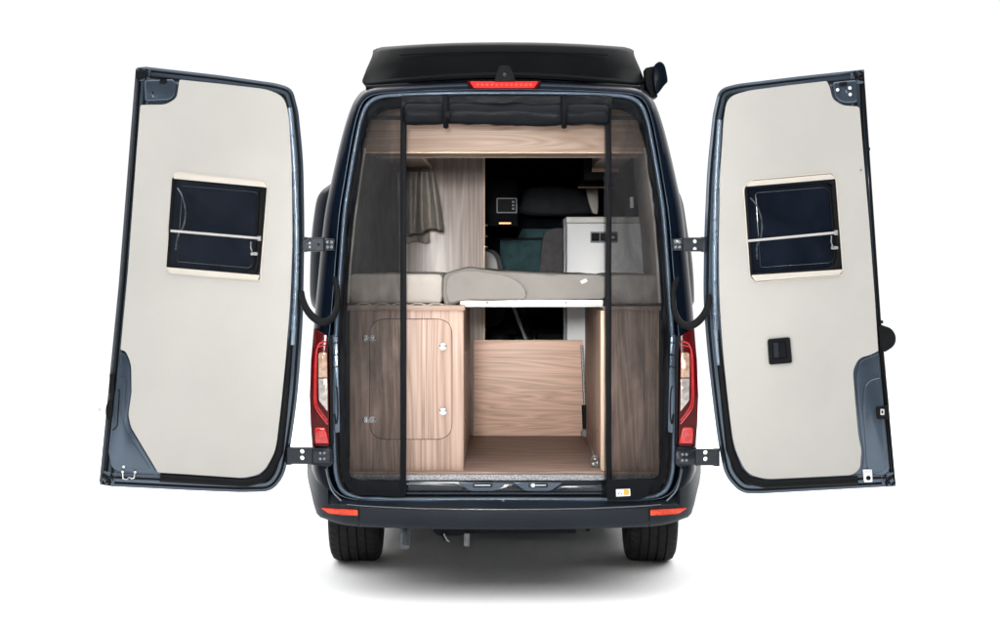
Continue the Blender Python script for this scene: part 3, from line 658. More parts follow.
bm = bmesh.new(); add_prism(bm, rnd([(875.6, 407, 2), (888, 405.4, 2), (889, 419.4, 2), (876.6, 419, 2)]), DR, -.018, .02, bevel=.003); link('lock', bm, 'black', rd)
bm = bmesh.new(); add_prism(bm, rnd(rect(880.4, 409, 884.4, 415), .8), DR, -.021, .006, holes=[rnd(rect(881.6, 410.6, 883.2, 413.4), .4)]); link('lock_bolt', bm, 'chrome', rd)
bm = bmesh.new(); add_prism(bm, rnd([(862.6, 469.4, 1), (872, 469.4, 1), (872.6, 482, 1), (864, 482.4, 2)]), DR, -.018, .008, holes=[circ(868.4, 478, 2.4, 14)], bevel=0)
for x, y in ((866, 472), (870, 472)): add_lathe(bm, DR.pt(x, y, -.018), DR.n, [(-.004, 0), (-.004, .005), (0, .006)], 8)
link('catch_plate', bm, 'chrome', rd)
prism('catch_socket', 'black', rd, circ(868.4, 478, 2.8, 14), DR, -.012, .01)
prism('door_buffer', 'rubber', rd, [tuple(p) for p in cr([(879, 327), (886, 326.6), (892, 329.6), (895.6, 336), (895, 343.6), (890, 349), (882, 350.6)], 4, True)], DR, -.006, .04, bevel=.006, seg=3)
h = prism('door_handle', 'black', rd, rnd([(767.4, 339.2, 2.5), (790, 337.2, 2.5), (792.2, 363, 2.5), (769, 364.8, 2.5)]), DR, -.014, .02, holes=[rnd([(771.6, 341.4, 1.2), (786, 340.2, 1.2), (787.6, 358.6, 1.2), (772.6, 359.6, 1.2)])], bevel=0)
prism('handle_pull', 'bumper', h, rnd([(773, 342.6, 1), (778.4, 342, .5), (779, 357.4, .5), (773.6, 357.8, 1)]), DR, -.010, .01, bevel=.003)
bm = bmesh.new(); add_prism(bm, rnd([(771, 341, 1), (786.4, 339.8, 1), (788, 359, 1), (772, 360, 1)]), DR, -.005, .004)
add_prism(bm, rnd([(780, 342, .8), (785.4, 341.6, .8), (786.4, 356.8, .8), (780.6, 357.2, .8)]), DR, -.008, .01, bevel=.002); link('handle_dish', bm, 'black', h)
bm = bmesh.new(); add_tube(bm, [DR.pt(862.8, 72, .02), DR.pt(879.6, 320, .02), DR.pt(894.4, 484, .02)], .007, 8); link('edge_seal', bm, 'rubber', rd, angle=60)
for x, y in ((868.4, 149), (881.4, 322)):
    prism('edge_clip', 'black', rd, rnd(rect(x-1.6, y-1.5, x+1.8, y+1.5), .6), DR, -.004, .03)
prism('panel_screw', 'grey', rd, circ(861, 170, 1, 10), DR, -.008, .006)

# ------------------------------------------------------------------ fitted furniture
YC, YB = .13, 1.74
def zat(y, Y): return CH-(y-CY)/F*(Y+CD)
def xat(x, Y): return (x-CX)/F*(Y+CD)
FZ = .656
lc = thing('storage_cabinet', 'pale wooden cabinet with a round-cornered door and two silver knobs, left of the walkway', 'cabinet', (xat(407, YC), .9, FZ))
xl, xr = xat(350, YC), xat(463.4, YC)
ztop = zat(310.6, YC)
box('carcass', 'woodv', lc, (xl, YC, FZ), (xr, YB, ztop), .002)
box('top_board', 'woodhl', lc, (xat(347, .11), .112, ztop+.001), (xat(464.8, .11), YB, ztop+.028), .003)
door_o = rnd([(369.5, 318.6, 17), (452.4, 318.6, 17), (452.4, 439.6, 17), (369.5, 439.6, 17)], seg=8)
dr = prism('door', 'woodv', lc, inset(door_o, .55), VY(YC-.0025), 0, .003, bevel=.0008)
prism('door_gap', 'black', lc, inset(door_o, -.02), VY(YC-.0012), 0, .003)
for y in (346.4, 411.2):
    lathe('knob', 'chrome', dr, P(443.2, y, YC-.004), (0, 1, 0), [(-.032, 0), (-.031, .010), (-.026, .019), (-.014, .021), (-.004, .013), (.002, .014)], 20)
for y in (338.4, 420):
    bm = bmesh.new()
    for dx in (-3.4, 3.4):
        add_lathe(bm, P(369.4+dx, y, YC-.003), (0, 1, 0), [(-.006, 0), (-.006, .012), (-.002, .018), (.001, .018)], 18)
        add_lathe(bm, P(369.4+dx, y, YC-.009), (0, 1, 0), [(-.002, 0), (-.002, .005), (.002, .006)], 8)
    add_tube(bm, [P(369.4, y-3.4, YC-.008), P(369.4, y+3.4, YC-.008)], .0055, 8)
    link('door_hinge', bm, 'chrome', dr)
for y, Y in ((352, .5), (376, .4), (420, .45)): lathe('screw_cap', 'chrome', lc, Vector((xr, Y, zat(y, Y))), (1, 0, 0), [(-.001, .008), (.003, .007), (.004, 0)], 10)

rc = thing('storage_cabinet', 'wooden side cabinet behind the insect net, right of the walkway, with a pale front edge', 'cabinet', (xat(630, YC), .9, FZ))
xl2, xr2 = xat(600.6, YC), xat(659, YC)
box('carcass', 'woodv', rc, (xl2+.002, YC+.02, FZ), (xr2, YB, ztop), .001)
box('edge_strip', 'woodedge', rc, (xl2, YC, FZ), (xat(607, YC), YC+.0185, ztop), .002)
box('front_panel', 'woodv', rc, (xat(607.2, YC), YC+.003, FZ), (xr2, YC+.0185, ztop), .001)
box('top_board', 'woodhl', rc, (xat(603.6, .11), .112, ztop+.001), (xat(661, .11), YB, ztop+.022), .003)
for y, Y in ((313.5, .5), (416, .6), (430, .4)): lathe('screw_cap', 'grey', rc, Vector((xl2+.002, Y, zat(y, Y))), (-1, 0, 0), [(-.001, .008), (.003, .007), (.004, 0)], 10)

oc = thing('overhead_cabinet', 'long pale wooden overhead cabinet across the top of the rear opening', 'cabinet', (0, .45, zat(152, .2)))
prism('front_panel', 'woodhl', oc, rnd([(360, 151.6, 0), (363, 137, 3), (371, 119, 5), (384, 110.6, 5), (400, 108.6, 3), (608, 108.6, 3), (624, 110.6, 5), (637, 119, 5), (645, 137, 3), (649, 151.6, 0)], 0), VY(.2), 0, .02, bevel=.002)
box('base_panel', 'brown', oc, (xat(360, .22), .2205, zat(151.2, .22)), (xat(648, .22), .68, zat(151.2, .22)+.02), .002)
box('rear_edge', 'woodedge', oc, (xat(360, .22), .681, zat(151.2, .22)-.004), (xat(648, .22), .69, zat(151.2, .22)+.02), .001)
prism('edge_strip', 'woodedge', oc, rect(361, 151.9, 648, 153.2), VY(.204), 0, .014)

sh = thing('side_locker', 'small brown overhead locker on the left wall above the hanging clothes', 'locker', (-.6, 1.1, 2.327))
x1 = xat(422, .72)
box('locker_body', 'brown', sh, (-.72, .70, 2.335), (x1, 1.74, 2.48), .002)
box('edge_strip', 'woodedge', sh, (x1+.0005, .70, 2.330), (x1+.010, 1.74, 2.352), .001)
sh2 = thing('side_locker', 'small brown locker high on the right wall, upper of two behind the net', 'locker', (.6, 1.2, 2.327))
x2 = xat(592, 1.75)
box('locker_body', 'brown', sh2, (x2, .72, 2.335), (.72, 1.74, 2.47), .002)
box('end_strip', 'woodedge', sh2, (x2, 1.742, 2.313), (.72, 1.752, 2.334), .001)
sh3 = thing('side_locker', 'dark narrow locker deeper inside on the right, hanging lower behind the first', 'locker', (.6, 2.4, 2.24))
x3 = xat(578, 2.6)
box('locker_body', 'black', sh3, (x3, 1.80, zat(188, 2.6)+.012), (.74, 2.58, 2.40), .002)
box('end_strip', 'woodedge', sh3, (x3, 2.582, zat(188.4, 2.6)), (.74, 2.592, zat(188.4, 2.6)+.012), .001)

wd = thing('wardrobe', 'tall pale grained wardrobe with a sheen standing behind the hanging clothes', 'wardrobe', (xat(440, 1.76), 2.0, FZ))
box('side_panel', 'wardrobe', wd, (xat(366, 1.76), 1.76, FZ), (xat(484, 1.76), 1.79, 2.42), .002)
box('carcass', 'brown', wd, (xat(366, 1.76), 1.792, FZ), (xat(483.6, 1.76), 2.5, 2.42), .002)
box('edge_strip', 'woodedge', wd, (xat(483, 1.76), 1.753, FZ), (xat(485, 1.76), 1.7915, 2.42), .002)
for y in (225, 236, 247): lathe('knob', 'chrome', wd, Vector((xat(485, 1.8), 1.9, zat(y, 1.9))), (1, 0, 0), [(-.001, .010), (.008, .010), (.018, .005), (.018, 0)], 12)

kt = thing('kitchen_unit', 'white kitchen block with a grey worktop band and a dark socket panel', 'kitchen unit', (xat(604, 1.75), 2.0, FZ))
xk0, xk1 = xat(567, 1.75), xat(646, 1.75)
box('carcass', 'white', kt, (xk0, 1.756, FZ), (xk1, 2.4, zat(223.4, 1.75)), .003)
box('worktop', 'worktop', kt, (xk0-.004, 1.752, zat(223.2, 1.75)), (xk1, 2.4, zat(216.8, 1.75)), .004)
box('corner_post', 'midgrey', kt, (xat(563.6, 1.75), 1.758, FZ), (xk0-.004, 1.80, zat(219, 1.75)), .004)
sp = prism('socket_panel', 'midgrey', kt, rnd(rect(590.4, 231.6, 618, 242.8), 1), VY(1.752), -.004, .008, bevel=.002)
for k in range(3):
    s_ = prism('socket', 'black', sp, rnd(rect(591.6+k*8.8, 233, 599.4+k*8.8, 241), .8), VY(1.747), -.004, .006, bevel=.001)
    if k == 2: prism('socket_face', 'seatlight', s_, rnd(rect(611, 236, 614.6, 238.6), 1), VY(1.742), -.002, .004)

# bed: rails, springs, three mattresses
bd = thing('bed_frame', 'white steel bed rail bridging the two side cabinets under the mattresses', 'bed frame', (0, .2, zat(310, .15)))
bm = bmesh.new(); add_box(bm, (xat(460, .14), .14, zat(304.8, .14)), (xat(603, .14), .17, zat(300, .14)), .003)
rl = link('rail', bm, 'rail', bd)
box('rail_lip', 'worktop', rl, (xat(460, .14), .146, zat(307, .14)), (xat(603, .14), .17, zat(304.9, .14)), .002)
bm = bmesh.new()
for x in (487.2, 566): add_lathe(bm, P(x, 302.6, .14), (0, 1, 0), [(-.004, 0), (-.004, .004), (-.001, .006), (.001, .006)], 10)
link('screw', bm, 'grey', rl)
text('lettering', 'Froli', 'midgrey', rl, P(466, 302.6, .1385), .012)
bm = bmesh.new()
add_box(bm, (xat(455.6, .14), .145, zat(306.6, .14)), (xat(459.8, .14), .17, zat(301, .14)), .002)
add_box(bm, (xat(603.2, .14), .145, zat(307.4, .14)), (xat(608, .14), .17, zat(300.6, .14)), .002)
link('end_cap', bm, 'black', bd)
bm = bmesh.new()
add_box(bm, (xat(349, .17), .172, zat(306, .17)), (xat(459, .17), 1.5, zat(303.2, .17)), .002)
add_box(bm, (xat(604, .17), .172, zat(307, .17)), (xat(660, .17), 1.5, zat(304.4, .17)), .002)
add_box(bm, (xat(459, .17), .174, zat(306, .17)), (xat(604, .17), 1.5, zat(303.2, .17)), .002)
link('base_board', bm, 'black', bd)
bm = bmesh.new()
for x in (364, 382, 400, 418, 436):
    add_tube(bm, [P(x-10, 305.6, .165), P(x-3, 303.6, .165), P(x+3, 303.6, .165), P(x+10, 305.6, .165)], .0035, 6)
link('spring', bm, 'seatlight', bd)

def soft(name, m, pts, Y0, depth, bev, amp, label, group, seed, n=5):
    bm = bmesh.new(); add_prism(bm, [tuple(p) for p in pts], VY(Y0), 0, depth, bevel=0)
    cp = [f for f in bm.faces]
    bmesh.ops.triangulate(bm, faces=bm.faces[:])
    me = None
    o = link(name, bm, m, None)
    # remesh-like softening: voxel remesh keeps the outline, smoothing rounds the edges
    md = o.modifiers.new('r', 'REMESH'); md.mode = 'VOXEL'; md.voxel_size = .009; md.use_smooth_shade = True
    sm = o.modifiers.new('s', 'SMOOTH'); sm.factor = .5; sm.iterations = bev
    tx = bpy.data.textures.new(name, 'CLOUDS'); tx.noise_scale = .11; tx.noise_depth = 3
    dm = o.modifiers.new('d', 'DISPLACE'); dm.texture = tx; dm.strength = amp; dm.mid_level = .5; dm.texture_coords = 'LOCAL'
    bpy.context.view_layer.update()
    dg = bpy.context.evaluated_depsgraph_get()
    nm = bpy.data.meshes.new_from_object(o.evaluated_get(dg))
    o.modifiers.clear(); o.data = nm
    for p in nm.polygons: p.use_smooth = True
    tag(o, label, 'mattress', group)
    return o
g = 'mattress sections of the cross bed'
soft('mattress', 'mattL', rnd(rect(349.5, 274, 442.6, 303.6), 5), .16, 1.25, 10, .010, 'pale cream mattress section on the left cabinet, half behind the net', g, 1)
mc = soft('mattress', 'mattC', cr([(442.4, 282), (444.4, 275.4), (449, 272.2), (455.4, 271), (460, 269), (470, 268.4), (485, 270.4), (505, 272), (540, 273.6), (580, 275), (602, 275.6), (606, 279), (606, 295), (603, 299.4), (570, 300.4), (530, 300.8), (490, 300.6), (464, 300.6), (457, 303.6), (450, 306.4), (445, 305.4), (442.6, 298)], 3, True), .135, 1.27, 7, .020, 'wide grey-taupe mattress section with a folded cover, above the white rail', g, 2)
fold = soft('folded_cover', 'mattC', cr([(446, 281), (449, 275), (458, 271.6), (472, 270.6), (490, 272.4), (508, 276), (519, 282), (525, 289.6), (526, 295.6), (522, 299.6), (500, 300.4), (470, 300.4), (459, 301.4), (450, 303), (446.4, 297)], 3, True), .105, .09, 4, .012, 'x', None, 5)
del fold['label'], fold['category']
fold.parent = mc; fold.location = WL[fold]-WL[mc]
tube('cover_fold', 'seat', mc, [P(x, y, .128) for x, y in [(519, 284), (523.5, 288), (526, 292.5), (525.4, 297), (522, 300)]], .0035, 6)
prism('cloth_label', 'cream', mc, rnd([(580, 281, .6), (586, 278.6, .6), (587.6, 281.4, .6), (582, 284, .6)]), VY(.1335), -.004, .012)
soft('mattress', 'mattR', rnd(rect(608, 275, 660, 304.6), 5), .16, 1.25, 10, .010, 'taupe mattress section on the right cabinet, behind the net', g, 3)

# partition board and its gas strut
pb = thing('partition_board', 'low pale wooden board with horizontal grain closing the walkway under the bed', 'board', (xat(529, YB), YB, FZ))
box('board', 'woodh', pb, (xat(474, 1.72), 1.72, FZ+.002), (xat(583, 1.72), 1.74, zat(341, 1.72)), .002)
box('edge_strip', 'woodedge', pb, (xat(474, 1.72), 1.718, zat(341.2, 1.72)), (xat(583, 1.72), 1.741, zat(340, 1.72)), .001)
gs = tube('gas_strut', 'alu', pb, [P(581.8, 345, 1.66), P(584.6, 405, 1.62)], .009, 10)
tube('strut_rod', 'black', gs, [P(584.2, 405, 1.62), P(585.2, 431, 1.60)], .017, 10)
lathe('strut_joint', 'grey', gs, P(585, 433, 1.58), (0, 1, 0), [(-.02, 0), (-.02, .02), (-.01, .026), (.02, .026), (.02, 0)], 14)
lr = tube('lashing_eye', 'grey', van, [P(595+4*math.cos(a), 462+5.5*math.sin(a), .25+.03*math.sin(a)) for a in [2*math.pi*k/20 for k in range(20)]], .007, 8, closed=True)
bm = bmesh.new()
for (x, y) in ((595, 459), (593, 464.5), (597, 463)): add_lathe(bm, P(x, y, .27), (0, 1, -.3), [(-.01, 0), (-.01, .008), (0, .011), (.005, .011)], 10)
link('lashing_bolt', bm, 'chrome', lr)
tube('lashing_cord', 'seatlight', lr, [P(588, 438, 1.45), P(591, 446, .9), P(594, 456, .3)], .003, 6)

# support leg seen in the dark under the bed
ls = tube('support_leg', 'grey', None, [P(513, 306, 2.0), P(528, 345, 2.0)], .011, 8)
tag(ls, 'slanting grey metal leg in the dark gap under the bed', 'leg')

# ------------------------------------------------------------------ hanging clothes
def garment(name, m, xs_top, xs_bot, yt, yb, Y, folds, amp, label, seed, hemfn):
    bm = bmesh.new(); R_, C_ = 26, 70; rr = []
    for i in range(R_+1):
        v = i/R_; row = []
        for j in range(C_+1):
            u = j/C_
            x = lerp(lerp(xs_top[0], xs_top[1], u), lerp(xs_bot[0], xs_bot[1], u), v**.8)
            y = lerp(yt, yb+hemfn(u), v)
            w = math.sin(u*folds*2*math.pi+seed+.6*math.sin(v*2.2))*amp*(.4+.8*v) + (noise.noise(Vector((u*5, v*2.5, seed)))*.03)*v
            row.append(P(x, y, Y+w))
        rr.append(row)
    grid(bm, rr); bmesh.ops.solidify(bm, geom=bm.faces[:], thickness=.006)
    return tag(link(name, bm, m, None, angle=70), label, 'trousers', 'clothes hanging under the left locker')
garment('trousers', 'cloth', (396, 428), (399, 429.6), 172, 242, 1.68, 1.6, .018, 'grey-brown trousers hanging at the back, longest, with a straight hem', 2.0, lambda u: 1.0*math.sin(u*9))
garment('trousers', 'cloth', (397, 417), (399, 419), 172, 236, 1.60, 1.6, .04, 'grey-brown trousers in the middle of the row, next to the net edge', 4.0, lambda u: 2.0*math.sin(u*5+1))
garment('trousers', 'cloth', (415, 433.6), (413, 443.6), 172, 233, 1.50, 1.9, .05, 'grey-brown trousers hanging in front, flaring to a slanted hem on the right', .4, lambda u: 1.8*math.sin(u*8)-u*5)
prism('hanger_board', 'woodedge', wd, rect(401, 172, 405.6, 232), VY(1.735), 0, .014, bevel=.002)

# ------------------------------------------------------------------ cab seen past the bed
st = thing('swivel_chair', 'charcoal cloth seat back standing next to the white kitchen block', 'seat', (xat(553, 3.0), 3.0, FZ))  # seat of the van's cab, not a loose chair
prism('backrest', 'seat', st, [tuple(p) for p in cr([(540, 300), (540.6, 262), (542.6, 240), (546, 232), (553, 228.6), (564, 228), (572, 230), (573, 300)], 4, True)], VY(3.0), 0, .14, bevel=.03, seg=3)
box('seat_base', 'black', st, (xat(536, 3.0), 2.95, FZ), (xat(574, 3.0), 3.5, 1.25), .02)
ar = thing('swivel_chair', 'light grey and charcoal rounded seat shell at the edge of the wardrobe', 'seat', (xat(490, 2.7), 2.7, FZ))  # the other seat of the cab
prism('seat_shell', 'seatlight', ar, [tuple(p) for p in cr([(478, 252), (486, 251.4), (493, 255), (497, 263), (498.6, 280), (498.6, 300), (478, 300)], 4, True)], VY(2.7), 0, .2, bevel=.02, seg=3)
prism('backrest', 'seat', ar, [tuple(p) for p in cr([(478, 249), (488, 248.6), (496, 252), (501, 260), (503.4, 280), (503.4, 320), (478, 320)], 4, True)], VY(2.92), 0, .2, bevel=.03, seg=3)
box('seat_base', 'black', ar, (xat(470, 2.9), 2.72, FZ), (xat(504, 2.9), 3.2, 1.2), .02)
bq = thing('window_blind', 'quilted teal blind in two panels covering the cab window', 'blind', (xat(522, 3.9), 3.9, zat(290, 3.9)))
prism('blind_panel', 'teal', bq, rnd(rect(500, 240, 560, 300), 1), VY(3.9), 0, .02, bevel=.004)
prism('blind_panel', 'teal', bq, rnd([(522, 229, 1), (560, 229, 1), (560, 237.6, 1), (518, 237.6, 1)]), VY(3.9), 0, .02, bevel=.004)
prism('blind_frame', 'black', bq, rect(496, 237.8, 560, 240), VY(3.88), 0, .02, bevel=.002)
cp = thing('control_panel', 'small dark control panel with a pale outline high on the cab side', 'control panel', (xat(506, 2.6), 2.6, zat(213, 2.6)))
prism('panel_frame', 'grey', cp, rnd(rect(496.6, 198, 517, 213), 1), VY(2.6), 0, .02, holes=[rnd(rect(497.6, 199, 516, 212), .6)])
prism('display', 'black', cp, rect(497.4, 198.8, 516.2, 212.2), VY(2.604), 0, .02)
bm = bmesh.new()
for k in range(3): add_prism(bm, rect(512, 201+k*3.4, 514.4, 202.8+k*3.4), VY(2.602), -.002, .006)
link('button', bm, 'grey', cp)
box('mount', 'void', cp, (xat(480, 2.62), 2.626, zat(226, 2.62)), (xat(517.4, 2.62), 2.66, 2.3))
lp = prism('lamp', 'warm', None, rnd(rect(499, 222.4, 511, 224), .6), VY(2.59), 0, .02)
tag(lp, 'small glowing warm strip lamp below the control panel', 'lamp')
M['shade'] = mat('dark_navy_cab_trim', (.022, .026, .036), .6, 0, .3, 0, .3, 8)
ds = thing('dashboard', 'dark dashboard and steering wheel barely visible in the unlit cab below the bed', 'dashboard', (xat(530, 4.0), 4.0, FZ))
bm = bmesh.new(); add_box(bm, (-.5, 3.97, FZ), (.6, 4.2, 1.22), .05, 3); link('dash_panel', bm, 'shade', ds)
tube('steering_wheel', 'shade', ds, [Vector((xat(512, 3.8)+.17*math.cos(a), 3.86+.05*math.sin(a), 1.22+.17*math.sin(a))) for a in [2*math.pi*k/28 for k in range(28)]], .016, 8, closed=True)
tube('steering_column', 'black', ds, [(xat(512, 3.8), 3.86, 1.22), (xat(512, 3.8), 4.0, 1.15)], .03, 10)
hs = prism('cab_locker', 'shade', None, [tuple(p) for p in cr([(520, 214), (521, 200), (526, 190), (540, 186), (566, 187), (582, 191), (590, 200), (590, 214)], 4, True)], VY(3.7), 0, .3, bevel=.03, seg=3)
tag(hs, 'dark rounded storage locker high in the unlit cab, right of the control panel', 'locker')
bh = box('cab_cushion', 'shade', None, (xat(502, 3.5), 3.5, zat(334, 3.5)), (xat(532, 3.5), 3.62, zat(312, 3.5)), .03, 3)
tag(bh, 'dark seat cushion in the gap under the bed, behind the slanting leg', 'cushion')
cs = prism('curtain', 'felt', None, rnd([(586, 189, 0), (598, 189, 0), (598.4, 205, 0), (597.6, 214.5, 2), (592, 213, 2), (588.6, 203, 2)]), VY(3.1), 0, .05, bevel=.012, seg=3)
tag(cs, 'short beige curtain gathered under the lower dark locker', 'curtain')

# ------------------------------------------------------------------ insect screen
ins = thing('insect_screen', 'black insect screen with side mesh panels and its middle rolled up under the roof edge', 'insect screen', (0, .03, zat(497, 0)))
YS = .02
apL = [p for p in inset(Ac, 3.0)]
def side_poly(s):
    pts = [(406, 98.0), (392, 98.8), (380, 100.6), (372, 106), (366, 117), (360, 141), (353, 184), (348, 221), (343.4, 291), (341, 331), (339.4, 361), (338.4, 401), (339, 441), (341, 472), (346, 485), (352, 492), (366, 494.6), (406, 497)]
    return pts if not s else [(2*CX-x, y) for x, y in pts][::-1]
def wav(pts, k, seed):
    return [(x+k*noise.noise(Vector((y*.09, seed, 0))), y+k*noise.noise(Vector((x*.09, seed+5, 0)))) for x, y in pts]
for s in (0, 1):
    f = mir if s else (lambda q: q)
    sx = (lambda x: 2*CX-x) if s else (lambda x: x)
    # mesh panel as a gently rippled sheet
    left = cr([(404, 98), (375, 105), (366, 119), (360, 142), (354, 184), (349, 221), (345, 291), (342, 331), (340, 361), (340, 401), (341, 441), (344, 474), (350, 488), (352, 493)], 4)
    bm = bmesh.new(); rr = []
    for i in range(61):
        y = 98.6+(494-98.6)*i/60
        # left limit at this height
        xl_ = min((abs(p.y-y), p.x) for p in left)[1]
        row = []
        for j in range(13):
            x = lerp(xl_, 404, j/12)
            rip = .010*noise.noise(Vector((x*.05, y*.018, 3+s*9)))*math.sin(math.pi*j/12)
            row.append(P(sx(x), y, YS+.022+rip))
        rr.append(row)
    grid(bm, rr); link('mesh_panel', bm, 'net', ins, angle=80)
    # black cloth hem along the frame: outer edge follows the seal, inner edge ruffled
    outer = side_poly(0)
    inner = [(406, 107), (394, 107.6), (383, 109.4), (375, 114.6), (369, 125), (363.4, 148), (356.6, 190), (352, 225), (347, 292), (345.4, 331), (345, 361), (345, 401), (346.4, 441), (348.4, 470), (351, 476.5), (358, 479), (372, 480), (406, 480.5)]
    bm = bmesh.new(); n = 4
    o2, i2 = cr(outer, n), cr(inner, n)
    rows_ = [[], [], [], [], []]
    for k, (a, b) in enumerate(zip(o2, i2)):
        for q, t in enumerate((0, .3, .6, .85, 1)):
            p = a*(1-t)+b*t
            jit = noise.noise(Vector((p.y*.12, p.x*.12, 2+s)))*2.6*t
            d = noise.noise(Vector((p.y*.10, p.x*.10, 7+s+q*.6)))*.020
            rows_[q].append(P(sx(p.x+jit), p.y+jit*.5, YS+.004+d))
    grid(bm, rows_); bmesh.ops.solidify(bm, geom=bm.faces[:], thickness=.003)
    link('hem', bm, 'netcloth', ins, angle=70)
    # zip band
    bm = bmesh.new(); rr = []
    for i in range(50):
        y = 97+(494.5-97)*i/49
        k = .6*noise.noise(Vector((y*.02, s*4+1, 0)))
        x0, x1 = (400.2+k, 406.4+k)
        if s: x0, x1 = (605.6+k, 611.4+k)
        rr.append([P(x0, y, YS), P(x0+1.4, y, YS-.004), P((x0+x1)/2, y, YS-.002), P(x1-1.4, y, YS-.004), P(x1, y, YS)])
    grid(bm, rr); bmesh.ops.solidify(bm, geom=bm.faces[:], thickness=.003)
    zb = link('zip_band', bm, 'netcloth', ins, angle=60)
    tube('zip', 'black', zb, [P((402 if not s else 609.6), y, YS-.006) for y in (100, 200, 300, 400, 490)], .0035, 6)
# lower apron of the right panel with the little two-colour tag
prism('apron', 'netcloth', ins, rnd([(607, 480, 1), (652, 478, 4), (648, 496, 4), (640, 499.6, 3), (607, 501, 1)]), VY(-.025), 0, .004)
tg = prism('cloth_tag', 'tagwhite', ins, rnd([(616, 489.4, .4), (630, 488.8, .4), (630.4, 495.8, .4), (616.2, 496.6, .4)]), VY(-.0275), 0, .002)
prism('tag_field', 'tagorange', tg, rnd([(623.8, 489.6, .3), (628.8, 489.4, .3), (629, 494.9, .3), (624, 495.2, .3)]), VY(-.0285), 0, .0008)
bm = bmesh.new()
for q in ([(617.8, 493), (619.2, 493), (619.2, 494), (617.8, 494)], [(619.2, 492.8), (619.9, 491.9), (620.5, 492.2), (619.8, 493.2)], [(621, 493), (622.2, 493), (622.2, 494), (621, 494)]): add_prism(bm, q, VY(-.0285), 0, .0008)
link('tag_print', bm, 'black', tg)
# rolled-up middle
def y0_(a): return 2.2*math.sin(a)
bm = bmesh.new(); rr = []
for i in range(81):
    x = 404+(609-404)*i/80; row = []
    yc = 113.4+1.6*((x-404)/205)+.5*math.sin(x*.05)
    pin = 1-.12*sum(math.exp(-((x-c)/5)**2) for c in (446, 564))
    for k in range(20):
        a = 2*math.pi*k/20; r = (.058+.007*noise.noise(Vector((x*.04, math.cos(a)*1.2, math.sin(a)*1.2)))+.003*noise.noise(Vector((x*.16+y0_(a), math.cos(a)*2.4, math.sin(a)*2.4))))*pin*(.75 if i in (0, 80) else 1)
        c = P(x, yc, .02)
        row.append(c+Vector((0, math.cos(a)*r*.8, math.sin(a)*r)))
    rr.append(row)
V = grid(bm, rr, closed=True); bm.faces.new(V[0]); bm.faces.new(V[-1])
roll = link('rolled_flap', bm, 'roll', ins, angle=70)
bm = bmesh.new(); rr = []
for i in range(61):
    x = 402+(612-402)*i/60
    rr.append([P(x, y, .012+.008*noise.noise(Vector((x*.06, y*.12, 4)))) for y in (96.0, 99, 102, 105, 108)])
grid(bm, rr); bmesh.ops.solidify(bm, geom=bm.faces[:], thickness=.003); link('header_band', bm, 'roll', ins, angle=70)
for c in (446, 564):
    sb = bmesh.new(); add_tube(sb, [P(c, 96, -.005)]+[P(c, 113.6, .02)+Vector((0, -math.cos(a)*.056, math.sin(a)*.066)) for a in [.9, .4, 0, -.5, -1.0, -1.5]], .016, 6)
    st_ = link('strap', sb, 'netcloth', ins)
    if c < 500: lathe('strap_button', 'black', st_, P(c+1.6, 114.6, -.045), (0, 1, 0), [(-.01, 0), (-.008, .012), (-.002, .018), (.006, .018)], 16)

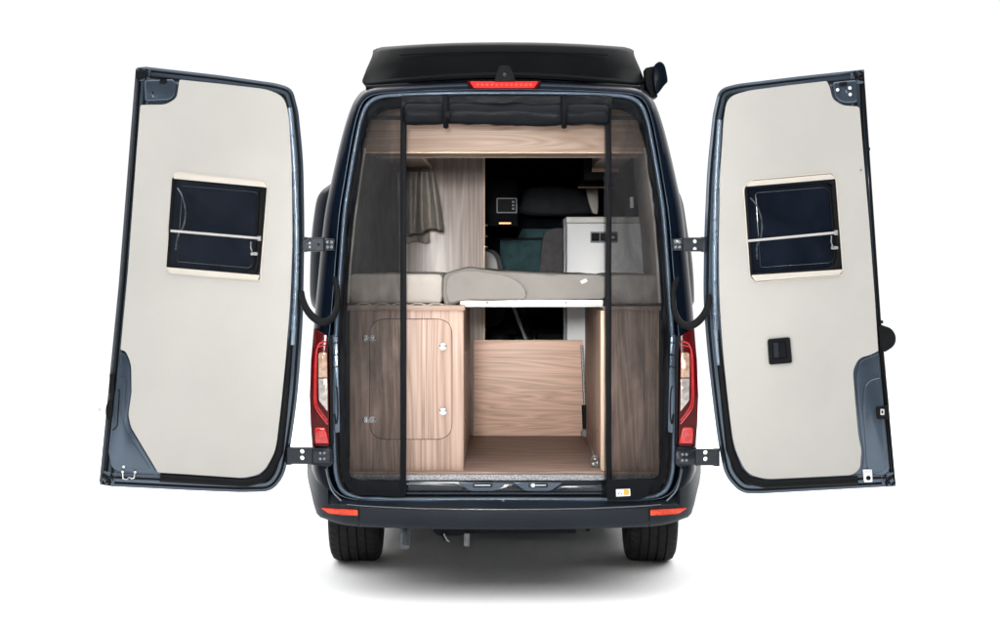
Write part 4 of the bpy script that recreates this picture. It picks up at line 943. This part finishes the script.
# ------------------------------------------------------------------ light, world, camera
w = bpy.data.worlds.new('World'); scene.world = w; w.use_nodes = True
N, L = w.node_tree.nodes, w.node_tree.links
bg = N['Background']; tc = N.new('ShaderNodeTexCoord'); sp_ = N.new('ShaderNodeSeparateXYZ'); mr = N.new('ShaderNodeMapRange')
L.new(tc.outputs['Generated'], sp_.inputs[0]); L.new(sp_.outputs['Y'], mr.inputs['Value'])
mr.inputs['From Min'].default_value = -.15; mr.inputs['From Max'].default_value = .35; mr.inputs['To Min'].default_value = .16; mr.inputs['To Max'].default_value = 1.03
mr.interpolation_type = 'SMOOTHSTEP'
nz = N.new('ShaderNodeTexNoise'); nz.inputs['Scale'].default_value = 4.5; nz.inputs['Detail'].default_value = 4
L.new(tc.outputs['Generated'], nz.inputs['Vector'])
m2 = N.new('ShaderNodeMapRange'); m2.inputs['From Min'].default_value = .38; m2.inputs['From Max'].default_value = .66
m2.inputs['To Min'].default_value = .0; m2.inputs['To Max'].default_value = .45
L.new(nz.outputs['Fac'], m2.inputs['Value']); L.new(m2.outputs['Result'], mr.inputs['To Min'])
L.new(mr.outputs['Result'], bg.inputs['Color']); bg.inputs['Strength'].default_value = 1.0

def area(name, loc, target, sx, sy, radiance, col=(1, 1, 1), spread=180):
    l = bpy.data.lights.new(name, 'AREA'); l.shape = 'RECTANGLE'; l.size = sx; l.size_y = sy
    l.energy = radiance*math.pi*sx*sy; l.color = col; l.spread = math.radians(spread)
    o = bpy.data.objects.new(name, l); COL.objects.link(o); o.location = loc
    d = Vector(target)-Vector(loc); o.rotation_euler = d.to_track_quat('-Z', 'Y').to_euler()
    return o
area('overhead_softbox', (0, 2, 9), (0, 2, 0), 28, 28, 2.6)
area('left_softbox', (-3.6, -5.2, 3.4), (-1.6, 0, 1.7), 1.2, 2.2, 7.0)
area('right_softbox', (4.2, -8.5, 3.6), (0, 1, 1.4), 1.6, 2.6, .9)

area('gridded_softbox', (-.42, -10, 2.75), (0, .8, 1.6), 1.0, 1.0, 3.9, (1, .98, .95), 18)

cam = bpy.data.cameras.new('Camera'); co = bpy.data.objects.new('Camera', cam); COL.objects.link(co)
co.location = CAM; co.rotation_euler = (math.pi/2, 0, 0)
cam.sensor_width = 36; cam.lens = F/1000*36; cam.shift_x = -(CX-500)/1000; cam.shift_y = (CY-314.5)/1000
cam.clip_end = 500
scene.camera = co
scene.view_settings.view_transform = 'Standard'; scene.view_settings.look = 'None'
scene.view_settings.exposure = 0; scene.view_settings.gamma = 1
